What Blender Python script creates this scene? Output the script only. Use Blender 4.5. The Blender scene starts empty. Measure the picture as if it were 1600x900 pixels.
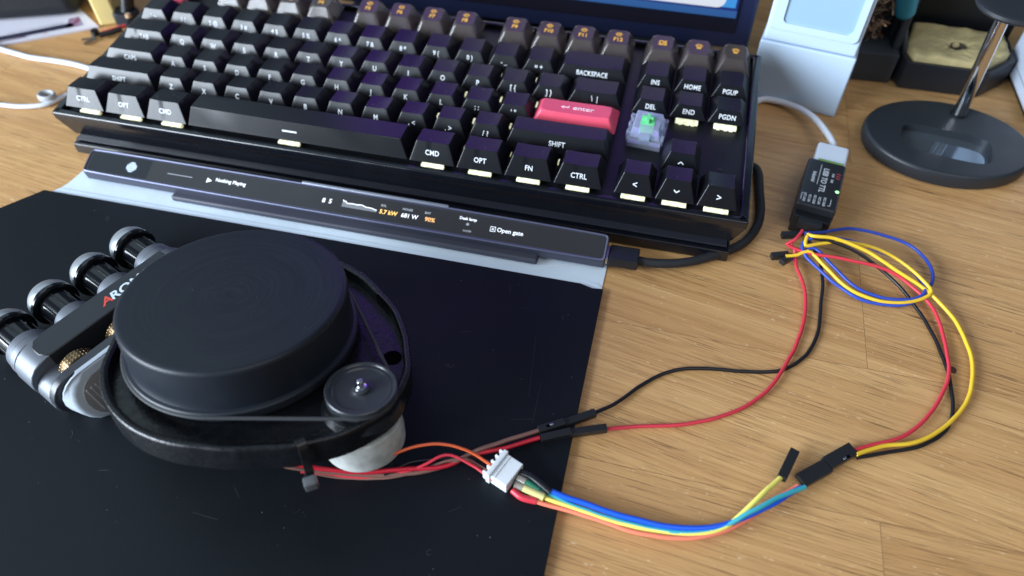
import bpy, bmesh, math, random, mathutils
from mathutils import Vector, Matrix
random.seed(7)
S = 0.001                      # all numbers below are millimetres
scn = bpy.context.scene
COL = scn.collection

# ------------------------------------------------------------------ camera
CAM = Vector((307.251, -261.486, 258.402))
ROT = Matrix(((0.9715138, 0.2369443, -0.0042823), (-0.1773001, 0.7387144, 0.6502812), (0.1572438, -0.6309979, 0.7596815)))  # rows: right, up, back
FPX = 1159.967                 # focal length in pixels of a 1600 px wide frame
cd = bpy.data.cameras.new("camera"); cam = bpy.data.objects.new("camera", cd); COL.objects.link(cam)
cam.matrix_world = Matrix.Translation(CAM * S) @ ROT.transposed().to_4x4()
cd.sensor_width = 36; cd.lens = FPX / 1600 * 36
cd.clip_start = 0.01; cd.clip_end = 50
cd.dof.use_dof = True; cd.dof.focus_distance = 0.315; cd.dof.aperture_fstop = cd.lens / 3.6
scn.camera = cam
# ------------------------------------------------------------------ room light
w = bpy.data.worlds.new("World"); scn.world = w; w.use_nodes = True
w.node_tree.nodes["Background"].inputs[0].default_value = (0.50, 0.68, 1.0, 1); w.node_tree.nodes["Background"].inputs[1].default_value = 0.15

def area(name, loc, target, sx, sy, power, color, spread=180):
    l = bpy.data.lights.new(name, 'AREA'); l.shape = 'RECTANGLE'; l.size = sx; l.size_y = sy; l.energy = power; l.color = color
    l.spread = math.radians(spread)
    o = bpy.data.objects.new(name, l); COL.objects.link(o); o.location = loc
    o.rotation_euler = (Vector(target) - Vector(loc)).to_track_quat('-Z', 'Y').to_euler()
    return o
area("window_light", (-1.32, -1.20, 0.62), (0.15, 0, 0.45), 1.40, 1.15, 138, (0.78, 0.885, 1.0))
area("ceiling_bounce", (-1.1, 0.7, 1.6), (0.15, 0, 0), 1.6, 1.6, 7, (0.70, 0.90, 1.0))
area("overhead_fill", (1.1, -0.9, 1.9), (0.3, 0, 0), 1.6, 1.6, 14, (1.0, 0.96, 0.90))  # added soft overhead fill for ambient light on the desk, no known lamp
scn.view_settings.view_transform = 'Standard'; scn.view_settings.look = 'None'
scn.view_settings.exposure = 0.0; scn.view_settings.gamma = 1.0

# ------------------------------------------------------------------ helpers
def at(u, v, z=0.0):
    """millimetre point at height z that the photograph shows at (u, v)"""
    d = ROT.transposed() @ Vector(((u - 800) / FPX, -(v - 450) / FPX, -1.0))
    return CAM + d * ((z - CAM.z) / d.z)

MATS = {}
def P(name, col, rough=0.5, metal=0.0, coat=0.0, spec=0.5, bump=None, emit=None, trans=0.0, mottle=None, rvar=None, alpha=1.0, ior=1.45, sss=0):
    if name in MATS: return MATS[name]
    m = bpy.data.materials.new(name); m.use_nodes = True; nt = m.node_tree; b = nt.nodes["Principled BSDF"]; MATS[name] = m
    b.inputs["Base Color"].default_value = (*col, 1); b.inputs["Roughness"].default_value = rough; b.inputs["Metallic"].default_value = metal
    b.inputs["Coat Weight"].default_value = coat; b.inputs["Coat Roughness"].default_value = 0.08; b.inputs["Specular IOR Level"].default_value = spec
    b.inputs["IOR"].default_value = ior; b.inputs["Transmission Weight"].default_value = trans
    if sss:
        b.inputs["Subsurface Weight"].default_value = sss; b.inputs["Subsurface Radius"].default_value = (1, .8, .6); b.inputs["Subsurface Scale"].default_value = 0.003
    if emit: b.inputs["Emission Color"].default_value = (*emit[0], 1); b.inputs["Emission Strength"].default_value = emit[1]
    tc = nt.nodes.new("ShaderNodeTexCoord")
    def noise(scale, detail=4):
        n = nt.nodes.new("ShaderNodeTexNoise"); n.inputs["Scale"].default_value = scale; n.inputs["Detail"].default_value = detail
        nt.links.new(tc.outputs["Object"], n.inputs["Vector"]); return n
    if bump:
        n = noise(bump[0]); bp = nt.nodes.new("ShaderNodeBump"); bp.inputs["Strength"].default_value = bump[1]; bp.inputs["Distance"].default_value = 0.0003
        nt.links.new(n.outputs["Fac"], bp.inputs["Height"]); nt.links.new(bp.outputs["Normal"], b.inputs["Normal"])
    if mottle:
        n = noise(mottle[0], 6); mx = nt.nodes.new("ShaderNodeMix"); mx.data_type = 'RGBA'
        mr = nt.nodes.new("ShaderNodeMapRange"); mr.inputs[1].default_value = .38; mr.inputs[2].default_value = .65
        nt.links.new(n.outputs["Fac"], mr.inputs[0]); nt.links.new(mr.outputs[0], mx.inputs["Factor"])
        mx.inputs["A"].default_value = (*col, 1); mx.inputs["B"].default_value = (*mottle[1], 1)
        nt.links.new(mx.outputs["Result"], b.inputs["Base Color"])
    if rvar:
        n = noise(rvar[0], 5); mr = nt.nodes.new("ShaderNodeMapRange"); mr.inputs[1].default_value = .35; mr.inputs[2].default_value = .7
        mr.inputs[3].default_value = max(0.02, rough - rvar[1]); mr.inputs[4].default_value = rough + rvar[1]
        nt.links.new(n.outputs["Fac"], mr.inputs[0]); nt.links.new(mr.outputs[0], b.inputs["Roughness"])
    return m

def props(o, label=None, cat=None, group=None, kind=None):
    for k, v in (("label", label), ("category", cat), ("group", group), ("kind", kind)):
        if v: o[k] = v
    return o

def mesh_obj(name, bm, mat, parent=None, smooth=True, angle=40):
    me = bpy.data.meshes.new(name); bmesh.ops.recalc_face_normals(bm, faces=bm.faces)
    for v in bm.verts: v.co *= S
    if smooth:
        for f in bm.faces: f.smooth = True
        for e in bm.edges:
            if len(e.link_faces) == 2 and e.calc_face_angle(0) > math.radians(angle): e.smooth = False
    bm.to_mesh(me); bm.free(); me.materials.append(mat)
    o = bpy.data.objects.new(name, me); COL.objects.link(o)
    if smooth and len(me.polygons) < 60000:
        wn = o.modifiers.new("weighted", 'WEIGHTED_NORMAL'); wn.keep_sharp = True; wn.weight = 100
    if parent: o.parent = parent
    return o

def empty(name, M=None, **kw):
    o = bpy.data.objects.new(name, None); COL.objects.link(o); o.empty_display_size = 0.01
    if M is not None:
        M = M.copy(); M.translation = M.translation * S; o.matrix_world = M
    return props(o, **kw)

def frame(origin, x, y=None, z=None):
    """matrix from an origin and axes (mm)"""
    x = Vector(x).normalized()
    if z is None: z = x.cross(Vector(y)).normalized(); y = z.cross(x)
    else: z = Vector(z).normalized(); y = z.cross(x).normalized(); x = y.cross(z)
    M = Matrix((x, y, z)).transposed().to_4x4(); M.translation = Vector(origin); return M

def bev(bm, w, seg=2, geom=None):
    if w > 0: bmesh.ops.bevel(bm, geom=geom or bm.edges[:], offset=w, segments=seg, profile=0.5, affect='EDGES', clamp_overlap=True)

def add(dst, src, M=None):
    me = bpy.data.meshes.new("t"); src.to_mesh(me); src.free()
    if M is not None: me.transform(M)
    dst.from_mesh(me); bpy.data.meshes.remove(me)

def box(x0, x1, y0, y1, z0, z1, r=0.0, seg=2, taper=None):
    """axis box; taper=(dx,dy) pulls the top in"""
    bm = bmesh.new(); vs = []
    tx, ty = taper or (0, 0)
    for z, a, b in ((z0, 0, 0), (z1, tx, ty)):
        for x, y in ((x0 + a, y0 + b), (x1 - a, y0 + b), (x1 - a, y1 - b), (x0 + a, y1 - b)): vs.append(bm.verts.new((x, y, z)))
    for f in ((3, 2, 1, 0), (4, 5, 6, 7), (0, 1, 5, 4), (1, 2, 6, 5), (2, 3, 7, 6), (3, 0, 4, 7)): bm.faces.new([vs[i] for i in f])
    bev(bm, r, seg); return bm

def obox(A, B, wd, ht, r=0.2, up=(0, 0, 1)):
    """box from A to B with width and height"""
    A = Vector(A); B = Vector(B); L = (B - A).length
    bm = box(0, L, -wd / 2, wd / 2, -ht / 2, ht / 2, r); out = bmesh.new(); add(out, bm, frame(A, B - A, z=up)); return out

def prism(pts, z0, z1, r=0.0, seg=2, inset=0.0):
    """vertical prism from a 2D outline"""
    bm = bmesh.new(); c = Vector((sum(p[0] for p in pts) / len(pts), sum(p[1] for p in pts) / len(pts)))
    lo = [bm.verts.new((p[0], p[1], z0)) for p in pts]
    hi = [bm.verts.new((c.x + (p[0] - c.x) * (1 - inset), c.y + (p[1] - c.y) * (1 - inset), z1)) for p in pts]
    bm.faces.new(hi); bm.faces.new(lo[::-1]); n = len(pts)
    for i in range(n): bm.faces.new((lo[i], lo[(i + 1) % n], hi[(i + 1) % n], hi[i]))
    if r:
        es = [e for e in bm.edges if (e.verts[0].co.z == e.verts[1].co.z)]
        bev(bm, r, seg, es)
    return bm

def lathe(prof, n=96, c=(0, 0, 0), close=True):
    """prof: list of (radius, z)"""
    bm = bmesh.new(); rings = []
    for r, z in prof:
        if r < 1e-6: rings.append([bm.verts.new((c[0], c[1], c[2] + z))])
        else: rings.append([bm.verts.new((c[0] + r * math.cos(2 * math.pi * k / n), c[1] + r * math.sin(2 * math.pi * k / n), c[2] + z)) for k in range(n)])
    for a, b in zip(rings, rings[1:]):
        if len(a) == 1 and len(b) == 1: continue
        for k in range(n):
            k2 = (k + 1) % n
            if len(a) == 1: bm.faces.new((a[0], b[k], b[k2]))
            elif len(b) == 1: bm.faces.new((a[k], b[0], a[k2]))
            else: bm.faces.new((a[k], b[k], b[k2], a[k2]))
    return bm

def rrect(w, h, r, n=6, cx=0, cy=0):
    out = []
    for sx, sy, a0 in ((1, 1, 0), (-1, 1, 90), (-1, -1, 180), (1, -1, 270)):
        for k in range(n + 1):
            a = math.radians(a0 + 90 * k / n); out.append((cx + sx * (w / 2 - r) + r * math.cos(a), cy + sy * (h / 2 - r) + r * math.sin(a)))
    return out

def spline(pts, step=2.0):
    pts = [Vector(p) for p in pts]; P_ = [pts[0] * 2 - pts[1]] + pts + [pts[-1] * 2 - pts[-2]]; out = []
    for i in range(1, len(P_) - 2):
        p0, p1, p2, p3 = P_[i - 1:i + 3]; t0 = 0; t1 = t0 + max((p1 - p0).length, .01) ** .5; t2 = t1 + max((p2 - p1).length, .01) ** .5; t3 = t2 + max((p3 - p2).length, .01) ** .5
        n = max(2, int((p2 - p1).length / step))
        for k in range(n):
            t = t1 + (t2 - t1) * k / n
            A1 = p0 * ((t1 - t) / (t1 - t0)) + p1 * ((t - t0) / (t1 - t0)); A2 = p1 * ((t2 - t) / (t2 - t1)) + p2 * ((t - t1) / (t2 - t1)); A3 = p2 * ((t3 - t) / (t3 - t2)) + p3 * ((t - t2) / (t3 - t2))
            B1 = A1 * ((t2 - t) / (t2 - t0)) + A2 * ((t - t0) / (t2 - t0)); B2 = A2 * ((t3 - t) / (t3 - t1)) + A3 * ((t - t1) / (t3 - t1))
            out.append(B1 * ((t2 - t) / (t2 - t1)) + B2 * ((t - t1) / (t2 - t1)))
    out.append(pts[-1]); return out

def tube(path, r, n=12, rfun=None, flat=1.0):
    bm = bmesh.new(); rings = []; up = Vector((0, 0, 1)); prev = None
    for i, p in enumerate(path):
        t = (path[min(i + 1, len(path) - 1)] - path[max(i - 1, 0)]).normalized()
        if prev is None: x = t.cross(up); x = x.normalized() if x.length > .1 else Vector((1, 0, 0))
        else: x = (prev - t * prev.dot(t)).normalized()
        prev = x; y = x.cross(t); rr = rfun(i / (len(path) - 1)) if rfun else r
        rings.append([bm.verts.new(p + x * rr * math.cos(2 * math.pi * k / n) + y * rr * flat * math.sin(2 * math.pi * k / n)) for k in range(n)])
    for a, b in zip(rings, rings[1:]):
        for k in range(n): bm.faces.new((a[k], a[(k + 1) % n], b[(k + 1) % n], b[k]))
    bm.faces.new(rings[0]); bm.faces.new(rings[-1][::-1]); return bm

def ribbon(path, wd, th, side):
    """flat band along a path; side = list of width directions"""
    bm = bmesh.new(); rings = []
    for i, p in enumerate(path):
        t = (path[min(i + 1, len(path) - 1)] - path[max(i - 1, 0)]).normalized(); s = side[i] if isinstance(side, list) else Vector(side)
        s = (s - t * s.dot(t)).normalized(); n = t.cross(s)
        rings.append([bm.verts.new(p + s * a * wd / 2 + n * b * th / 2) for a, b in ((-1, -1), (1, -1), (1, 1), (-1, 1))])
    for a, b in zip(rings, rings[1:]):
        for k in range(4): bm.faces.new((a[k], a[(k + 1) % 4], b[(k + 1) % 4], b[k]))
    bm.faces.new(rings[0]); bm.faces.new(rings[-1][::-1]); return bm

_TX = {}
def text_bm(s, size, bold=0.0, depth=0.05, align='CENTER', sx=1.0, spacing=1.0, shear=0.0):
    key = (s, size, bold, depth, align, sx, spacing, shear)
    if key not in _TX:
        cu = bpy.data.curves.new("lettering", 'FONT'); cu.body = s; cu.size = size; cu.align_x = align; cu.align_y = 'CENTER'
        cu.offset = bold; cu.extrude = depth; cu.resolution_u = 3; cu.space_character = spacing; cu.shear = shear
        o = bpy.data.objects.new("lettering", cu); COL.objects.link(o)
        dg = bpy.context.evaluated_depsgraph_get(); me = bpy.data.meshes.new_from_object(o.evaluated_get(dg))
        bpy.data.objects.remove(o); me.transform(Matrix.Diagonal((sx, 1, 1, 1))); _TX[key] = me
    bm = bmesh.new(); bm.from_mesh(_TX[key]); return bm

def place(bm, M):
    out = bmesh.new(); add(out, bm, M); return out

# ------------------------------------------------------------------ desk (oak block board)
def wood():
    m = bpy.data.materials.new("oak_worktop"); m.use_nodes = True; nt = m.node_tree; b = nt.nodes["Principled BSDF"]; L = nt.links.new; N = nt.nodes.new
    tc = N("ShaderNodeTexCoord"); mp = N("ShaderNodeMapping"); mp.inputs["Location"].default_value = (0.092, 0.0555, 0); L(tc.outputs["Object"], mp.inputs["Vector"])
    br = N("ShaderNodeTexBrick"); br.offset = 0.41; br.offset_frequency = 2; br.inputs["Scale"].default_value = 1
    br.inputs["Brick Width"].default_value = 0.315; br.inputs["Row Height"].default_value = 0.068; br.inputs["Mortar Size"].default_value = 0.00012; br.inputs["Mortar Smooth"].default_value = 0.3
    br.inputs["Color1"].default_value = (0, 0, 0, 1); br.inputs["Color2"].default_value = (1, 1, 1, 1); br.inputs["Mortar"].default_value = (.5, .5, .5, 1)
    L(mp.outputs[0], br.inputs["Vector"])
    sp = N("ShaderNodeSeparateColor"); L(br.outputs["Color"], sp.inputs[0]); tint = sp.outputs[0]
    # slight tilt of the grain per stave and an offset so no two staves share a figure
    rot = N("ShaderNodeVectorRotate"); rot.rotation_type = 'Z_AXIS'; L(mp.outputs[0], rot.inputs["Vector"])
    ma = N("ShaderNodeMapRange"); L(tint, ma.inputs[0]); ma.inputs[3].default_value = 0.20; ma.inputs[4].default_value = 0.02; L(ma.outputs[0], rot.inputs["Angle"])
    cb = N("ShaderNodeCombineXYZ"); sc = N("ShaderNodeMath"); sc.operation = 'MULTIPLY'; sc.inputs[1].default_value = 7.3; L(tint, sc.inputs[0]); L(sc.outputs[0], cb.inputs[2]); L(sc.outputs[0], cb.inputs[0])
    ad = N("ShaderNodeVectorMath"); ad.operation = 'ADD'; L(rot.outputs[0], ad.inputs[0]); L(cb.outputs[0], ad.inputs[1])
    def stretched(sx, sy, detail=5, rough=.55, dist=0.0):
        k = N("ShaderNodeMapping"); k.inputs["Scale"].default_value = (sx, sy, 1); L(ad.outputs[0], k.inputs["Vector"])
        n = N("ShaderNodeTexNoise"); n.inputs["Scale"].default_value = 1; n.inputs["Detail"].default_value = detail; n.inputs["Roughness"].default_value = rough; n.inputs["Distortion"].default_value = dist
        L(k.outputs[0], n.inputs["Vector"]); return n.outputs["Fac"]
    def rng(x, a, c, lo=0.0, hi=1.0):
        r = N("ShaderNodeMapRange"); L(x, r.inputs[0]); r.inputs[1].default_value = a; r.inputs[2].default_value = c; r.inputs[3].default_value = lo; r.inputs[4].default_value = hi; return r.outputs[0]
    def mix(f, A, B, mode='MIX'):
        x = N("ShaderNodeMix"); x.data_type = 'RGBA'; x.blend_type = mode
        if isinstance(f, float): x.inputs["Factor"].default_value = f
        else: L(f, x.inputs["Factor"])
        for s_, v in (("A", A), ("B", B)):
            if isinstance(v, tuple): x.inputs[s_].default_value = (*v, 1)
            else: L(v, x.inputs[s_])
        return x.outputs["Result"]
    c = mix(rng(stretched(1.6, 70, 4, .6, .3), .34, .66), (0.46, 0.238, 0.086), (0.62, 0.36, 0.145))
    c = mix(rng(stretched(4, 330, 4, .6, .2), .40, .64, 0, .55), c, (0.70, 0.43, 0.185))
    c = mix(rng(stretched(5, 900, 4, .6, .1), .48, .68, 0, .42), c, (0.35, 0.17, 0.06))
    c = mix(rng(tint, 0, 1, 0, .30), c, (0.40, 0.205, 0.078))
    c = mix(rng(stretched(2.0, 7, 3), .35, .7, 0, .22), c, (0.68, 0.42, 0.18))
    pores = rng(stretched(42, 2700, 2, .5, 0), .575, .64)
    pm = rng(stretched(7, 60, 4, .6), .30, .62, .12, 1)
    pf = N("ShaderNodeMath"); pf.operation = 'MULTIPLY'; L(pores, pf.inputs[0]); L(pm, pf.inputs[1])
    pf2 = N("ShaderNodeMath"); pf2.operation = 'MULTIPLY'; pf2.inputs[1].default_value = .74; L(pf.outputs[0], pf2.inputs[0])
    c = mix(pf2.outputs[0], c, (0.11, 0.05, 0.018))
    c = mix(rng(stretched(260, 900, 2), .68, .74, 0, .55), c, (0.88, 0.68, 0.42))
    c = mix(br.outputs["Fac"], c, (0.20, 0.11, 0.05))
    L(c, b.inputs["Base Color"]); b.inputs["Roughness"].default_value = .46; b.inputs["Specular IOR Level"].default_value = .38
    bp = N("ShaderNodeBump"); bp.inputs["Strength"].default_value = .35; bp.inputs["Distance"].default_value = .0004
    su = N("ShaderNodeMath"); su.operation = 'SUBTRACT'; L(stretched(30, 900, 4), su.inputs[0]); L(pf.outputs[0], su.inputs[1]); L(su.outputs[0], bp.inputs["Height"]); L(bp.outputs["Normal"], b.inputs["Normal"])
    return m
desk = mesh_obj("desk_surface", box(-1100, 1300, -700, 560, -28, 0, 1.5), wood(), smooth=False)
props(desk, "oak block-board worktop with staves and dark pores", "desk", kind="structure")

# knot in the board
bk = mesh_obj("knot", prism([(1.5 * math.cos(a * .6), 1.9 * math.sin(a * .6)) for a in range(10)], -.5, 0.05), P("knot", (.09, .045, .025), .6), desk)
bk.location = at(1489, 578, 0) * S

# ------------------------------------------------------------------ palette
BLK = P("black_plastic", (.007, .008, .010), .38, rvar=(300, .08), bump=(2500, .05))
CAP = P("keycap_plastic", (.005, .0055, .008), .32, spec=.5)
CASE = P("anodised_case", (.004, .005, .008), .26, metal=.0, spec=.6, coat=.3, rvar=(60, .06))
PINK = P("pink_keycap_plastic", (.72, .085, .145), .38, sss=.1)
LEG = P("legend_white", (.62, .66, .70), .5, emit=((.75, .82, .9), .13))
LEGD = P("legend_white_on_pink", (.85, .62, .68), .5, emit=((1, .8, .85), .10))
GOLD = P("legend_amber", (.55, .30, .06), .5, emit=((1, .55, .1), .25))
LED = P("led_glow", (.8, .8, .6), .4, emit=((.93, 1.0, .66), .85))
SMOKE = P("smoky_clear_keycap", (.12, .10, .09), .16, trans=.6, spec=.22, ior=1.48)
SILV = P("satin_silver_paint", (.15, .165, .19), .44, metal=.5, bump=(4500, .12))
WHT = P("white_plastic", (.62, .70, .78), .38)

def led_variation(m):
    nt = m.node_tree; b = nt.nodes["Principled BSDF"]; L = nt.links.new; N = nt.nodes.new
    tc = N("ShaderNodeTexCoord"); n = N("ShaderNodeTexNoise"); n.inputs["Scale"].default_value = 380; n.inputs["Detail"].default_value = 2
    gp__ = N("ShaderNodeNewGeometry"); L(gp__.outputs["Position"], n.inputs["Vector"])
    r = N("ShaderNodeValToRGB"); r.color_ramp.elements[0].position = .36; r.color_ramp.elements[0].color = (.55, .46, .26, 1); r.color_ramp.elements[1].position = .62; r.color_ramp.elements[1].color = (1, 1, .80, 1)
    e = r.color_ramp.elements.new(.5); e.color = (.85, .95, .62, 1); L(n.outputs["Fac"], r.inputs["Fac"]); L(r.outputs["Color"], b.inputs["Emission Color"])
led_variation(LED)
# ------------------------------------------------------------------ keyboard
TILT = math.radians(5)
KM = Matrix.Rotation(TILT, 4, 'X'); KM.translation = Vector((0, 0, 25))
kb = empty("mechanical_keyboard", KM, label="black mechanical keyboard with a pink enter key and lit legends, in front of the screen", cat="keyboard")
U = 19.05
def ring_bm(o, i, z0, z1):
    bm = bmesh.new(); A = []; 
    for (x0, x1, y0, y1) in (o, i):
        for z in (z1, z0): A.append([bm.verts.new((x, y, z)) for x, y in ((x0, y0), (x1, y0), (x1, y1), (x0, y1))])
    ot, ob, it, ib = A
    for k in range(4):
        j = (k + 1) % 4
        bm.faces.new((ot[k], ot[j], it[j], it[k])); bm.faces.new((ob[j], ob[k], ot[k], ot[j])); bm.faces.new((it[k], it[j], ib[j], ib[k]))
        bm.faces.new((ob[k], ob[j], ib[j], ib[k]))
    return bm
BW = 18.25 * U
bm = ring_bm((-5.2, BW + 5.4, -5.2, 6 * U + 3.5), (-1.1, BW + 1.1, -1.4, 6 * U + 1), -4.5, -.6)
bev(bm, 1.0, 3, [e for e in bm.edges if min(v.co.z for v in e.verts) > -1 or (abs(e.verts[0].co.x - e.verts[1].co.x) < .1 and abs(e.verts[0].co.y - e.verts[1].co.y) < .1)])
mesh_obj("bezel", bm, CASE, kb)
bm = bmesh.new()   # tapered upper case block
lo = [(-.5, -3), (BW + .8, -3), (BW + .8, 6 * U), (-.5, 6 * U)]; hi = [(-5.0, -5.0), (BW + 5.2, -5.0), (BW + 5.2, 6 * U + 3.3), (-5.0, 6 * U + 3.3)]
a_ = [bm.verts.new((x, y, -16.5)) for x, y in lo]; b_ = [bm.verts.new((x, y, -4.6)) for x, y in hi]; c_ = [bm.verts.new((x, y, -4.4)) for x, y in hi]
bm.faces.new(a_[::-1]); bm.faces.new(c_)
for q, r_ in ((a_, b_), (b_, c_)):
    for k in range(4): bm.faces.new((q[k], q[(k + 1) % 4], r_[(k + 1) % 4], r_[k]))
bev(bm, .5, 2); mesh_obj("case", bm, CASE, kb)
mesh_obj("switch_plate", box(-1.1, BW + 1.1, -1.4, 6 * U + 1, -4.4, -3.9), P("plate_black", (.006, .007, .009), .45), kb)
KI = KM.inverted()
bm = box(1, BW + .5, -8.0, 104, .4, 6.6, .5, 3); bb = bmesh.new(); add(bb, bm, KI); mesh_obj("case_foot", bb, CASE, kb)
# polished groove line under the block
bm = box(2, BW - 1, -5.6, 100, 7.5, 8.3, .25); bb = bmesh.new(); add(bb, bm, KI); mesh_obj("groove_strip", bb, P("groove_metal", (.02, .022, .03), .2, spec=.6), kb)

#        front height, front inset, back height, back inset
ROWP = {0: (9.4, 4.8, 7.6, 3.0), 1: (8.4, 4.6, 6.8, 3.0), 2: (6.6, 3.9, 5.5, 3.0), 3: (6.2, 3.4, 5.0, 3.2), 4: (6.4, 3.6, 6.1, 3.0), 5: (7.2, 3.6, 8.5, 3.0)}
XIN = 3.4
def cap_bm(wu, row, prof=None, xin=XIN, dish=.35, rad=.42):
    hf, yf, hb, yb = prof or ROWP[row]; W = wu * U - .9; D = 18.15; nx, ny = 8, 4
    bm = bmesh.new(); top = []
    for j in range(ny + 1):
        v = j / ny; y = yf + (D - yf - yb) * v; rowv = []
        for i in range(nx + 1):
            s = i / nx; x = xin + (W - 2 * xin) * s; cx = (x - W / 2)
            e = min(1.0, abs(cx) / (W / 2 - xin)); z = hf + (hb - hf) * v - dish * (1 - e * e)
            rowv.append(bm.verts.new((x, y, z)))
        top.append(rowv)
    for j in range(ny):
        for i in range(nx): bm.faces.new((top[j][i], top[j][i + 1], top[j + 1][i + 1], top[j + 1][i]))
    bt = top[0][:] + [top[j][nx] for j in range(1, ny + 1)] + top[ny][::-1][1:] + [top[j][0] for j in range(ny - 1, 0, -1)]
    bb_ = []
    for v in bt:
        sx = (v.co.x - xin) / (W - 2 * xin); sy = (v.co.y - yf) / (D - yf - yb); bb_.append(bm.verts.new((W * sx, D * sy, 0)))
    n = len(bt); sides = []
    for k in range(n): sides.append(bm.faces.new((bt[k], bb_[k], bb_[(k + 1) % n], bt[(k + 1) % n])))
    bm.faces.new(bb_[::-1])
    es = set()
    for k in range(n): es.add(bm.edges.get((bt[k], bt[(k + 1) % n])))
    for c in (0, nx, nx + ny, 2 * nx + ny): es.add(bm.edges.get((bt[c], bb_[c])))
    es.discard(None); bmesh.ops.bevel(bm, geom=list(es), offset=rad, segments=3, profile=.5, affect='EDGES', clamp_overlap=True)
    return bm

NKEY = 0
def key(xu, row, wu, legend=None, mat=CAP, lmat=LEG, prof=None, size=3.55, on='front', sub=None, label=None, glow=False, gdx=0.0, xin=XIN, rad=.42, dish=.35):
    y0 = row * U + .45; M = Matrix.Translation(Vector((xu * U + .45, y0, 0)) * S)
    o = mesh_obj("keycap", cap_bm(wu, row, prof, xin, dish, rad), mat, kb); o.location = (M.translation.x, M.translation.y, 0)
    if label: o["label"] = label
    hf, yf, hb, yb = prof or ROWP[row]; W = wu * U - .9
    if legend:
        if on == 'front':
            yv = Vector((0, yf, hf)).normalized(); nrm = Vector((1, 0, 0)).cross(yv); org = Vector((W / 2, yf * .47, hf * .47)) + nrm * .03
            if dish: org += -nrm * 0
            tb = text_bm(legend, size, bold=.07, sx=.86, spacing=1.06); mt = frame(org, (1, 0, 0), yv)
        else:
            yv = Vector((0, 18.15 - yf - yb, hb - hf)).normalized(); org = Vector((W / 2, yf + (18.15 - yf - yb) * .5, hf + (hb - hf) * .5 - dish + .06)); nrm = Vector((1, 0, 0)).cross(yv)
            tb = text_bm(legend, size, bold=.08, depth=.12); mt = frame(org, (1, 0, 0), yv)
        l = mesh_obj("legend", place(tb, mt), lmat, o, smooth=False)
    if glow:
        g = box(W / 2 - 5.6 + gdx, W / 2 + 5.6 + gdx, -.9, 1.6, -3.3, -1.4, .3)
        for q in (-3.2, 0.4, 3.1): add(g, box(W / 2 + q - .9 + gdx, W / 2 + q + .9 + gdx, -1.3, -.6, -3.5, -1.9, .3))
        gl = mesh_obj("led_window", g, LED, o)
    return o

for i, t in enumerate(("CTRL", "OPT", "CMD")): key(1.25 * i, 0, 1.25, t, glow=True, gdx=2.2)
sp_ = key(3.75, 0, 6.25, None, prof=(9.6, 3.6, 8.4, 3.0), glow=True, gdx=-4)
mesh_obj("legend", place(box(-3.9, 3.9, -.42, .42, -.05, .05, 0), frame(Vector((6.25 * U / 2 - 3, 1.75, 4.66)) + Vector((0, -.06, .02)), (1, 0, 0), (0, 3.6, 9.6))), LEG, sp_, smooth=False)
for i, t in enumerate(("CMD", "OPT", "FN", "CTRL")): key(10 + 1.25 * i, 0, 1.25, t, glow=True)
for i, t in enumerate(("<", "v", ">")):
    key(15.25 + i, 0, 1, None if t == "v" else t, size=4.6, glow=True)
key(16.25, 1, 1, None)
def chevron(o, row, flip):
    hf, yf = ROWP[row][:2]; yv = Vector((0, yf, hf)).normalized(); nrm = Vector((1, 0, 0)).cross(yv); org = Vector((18.15 / 2, yf * .47, hf * .47)) + nrm * .05
    bm = bmesh.new(); s = -1 if flip else 1
    for sx in (-1, 1): add(bm, obox((sx * 1.25, -.55 * s, 0), (0, .6 * s, 0), .55, .1, 0))
    mesh_obj("legend", place(bm, frame(org, (1, 0, 0), yv)), LEG, o, smooth=False)
caps = [c for c in kb.children if c.name.startswith("keycap")]
chevron(caps[-1], 1, False); chevron(caps[-3], 0, True)
# shift row
key(0, 1, 2.25, "SHIFT"); 
for i, t in enumerate(["Z", "X", "C", "V", "B", "N", "M", ", <", ". >", "/ ?"]): key(2.25 + i, 1, 1, t, size=3.7)
key(12.25, 1, 2.75, "SHIFT")
# home row
key(0, 2, 1.75, "CAPS")
for i, t in enumerate(["A", "S", "D", "F", "G", "H", "J", "K", "L", "; :", "' \""]): key(1.75 + i, 2, 1, t, size=3.7)
ent = key(12.75, 2, 2.25, None, mat=PINK, prof=(7.2, 2.8, 6.0, 5.0), label="pink enter keycap, taller than the black ones", xin=3.6, rad=1.1)
# q row
key(0, 3, 1.5, "TAB")
for i, t in enumerate(["Q", "W", "E", "R", "T", "Y", "U", "I", "O", "P", "[ {", "] }"]): key(1.5 + i, 3, 1, t, size=3.7)
key(13.5, 3, 1.5, "\\  |")
for i, t in enumerate(["DEL", "END", "PGDN"]): key(15.25 + i, 3, 1, t, size=3.4, glow=i > 0)
# number row
for i, t in enumerate(["` ~", "1 !", "2 @", "3 #", "4 $", "5 %", "6 ^", "7 &", "8 *", "9 (", "0 )", "- _", "= +"]): key(i, 4, 1, t, size=3.4)
key(13, 4, 2, "BACKSPACE", size=3.4)
for i, t in enumerate(["INS", "HOME", "PGUP"]): key(15.25 + i, 4, 1, t, size=3.4)
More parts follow.
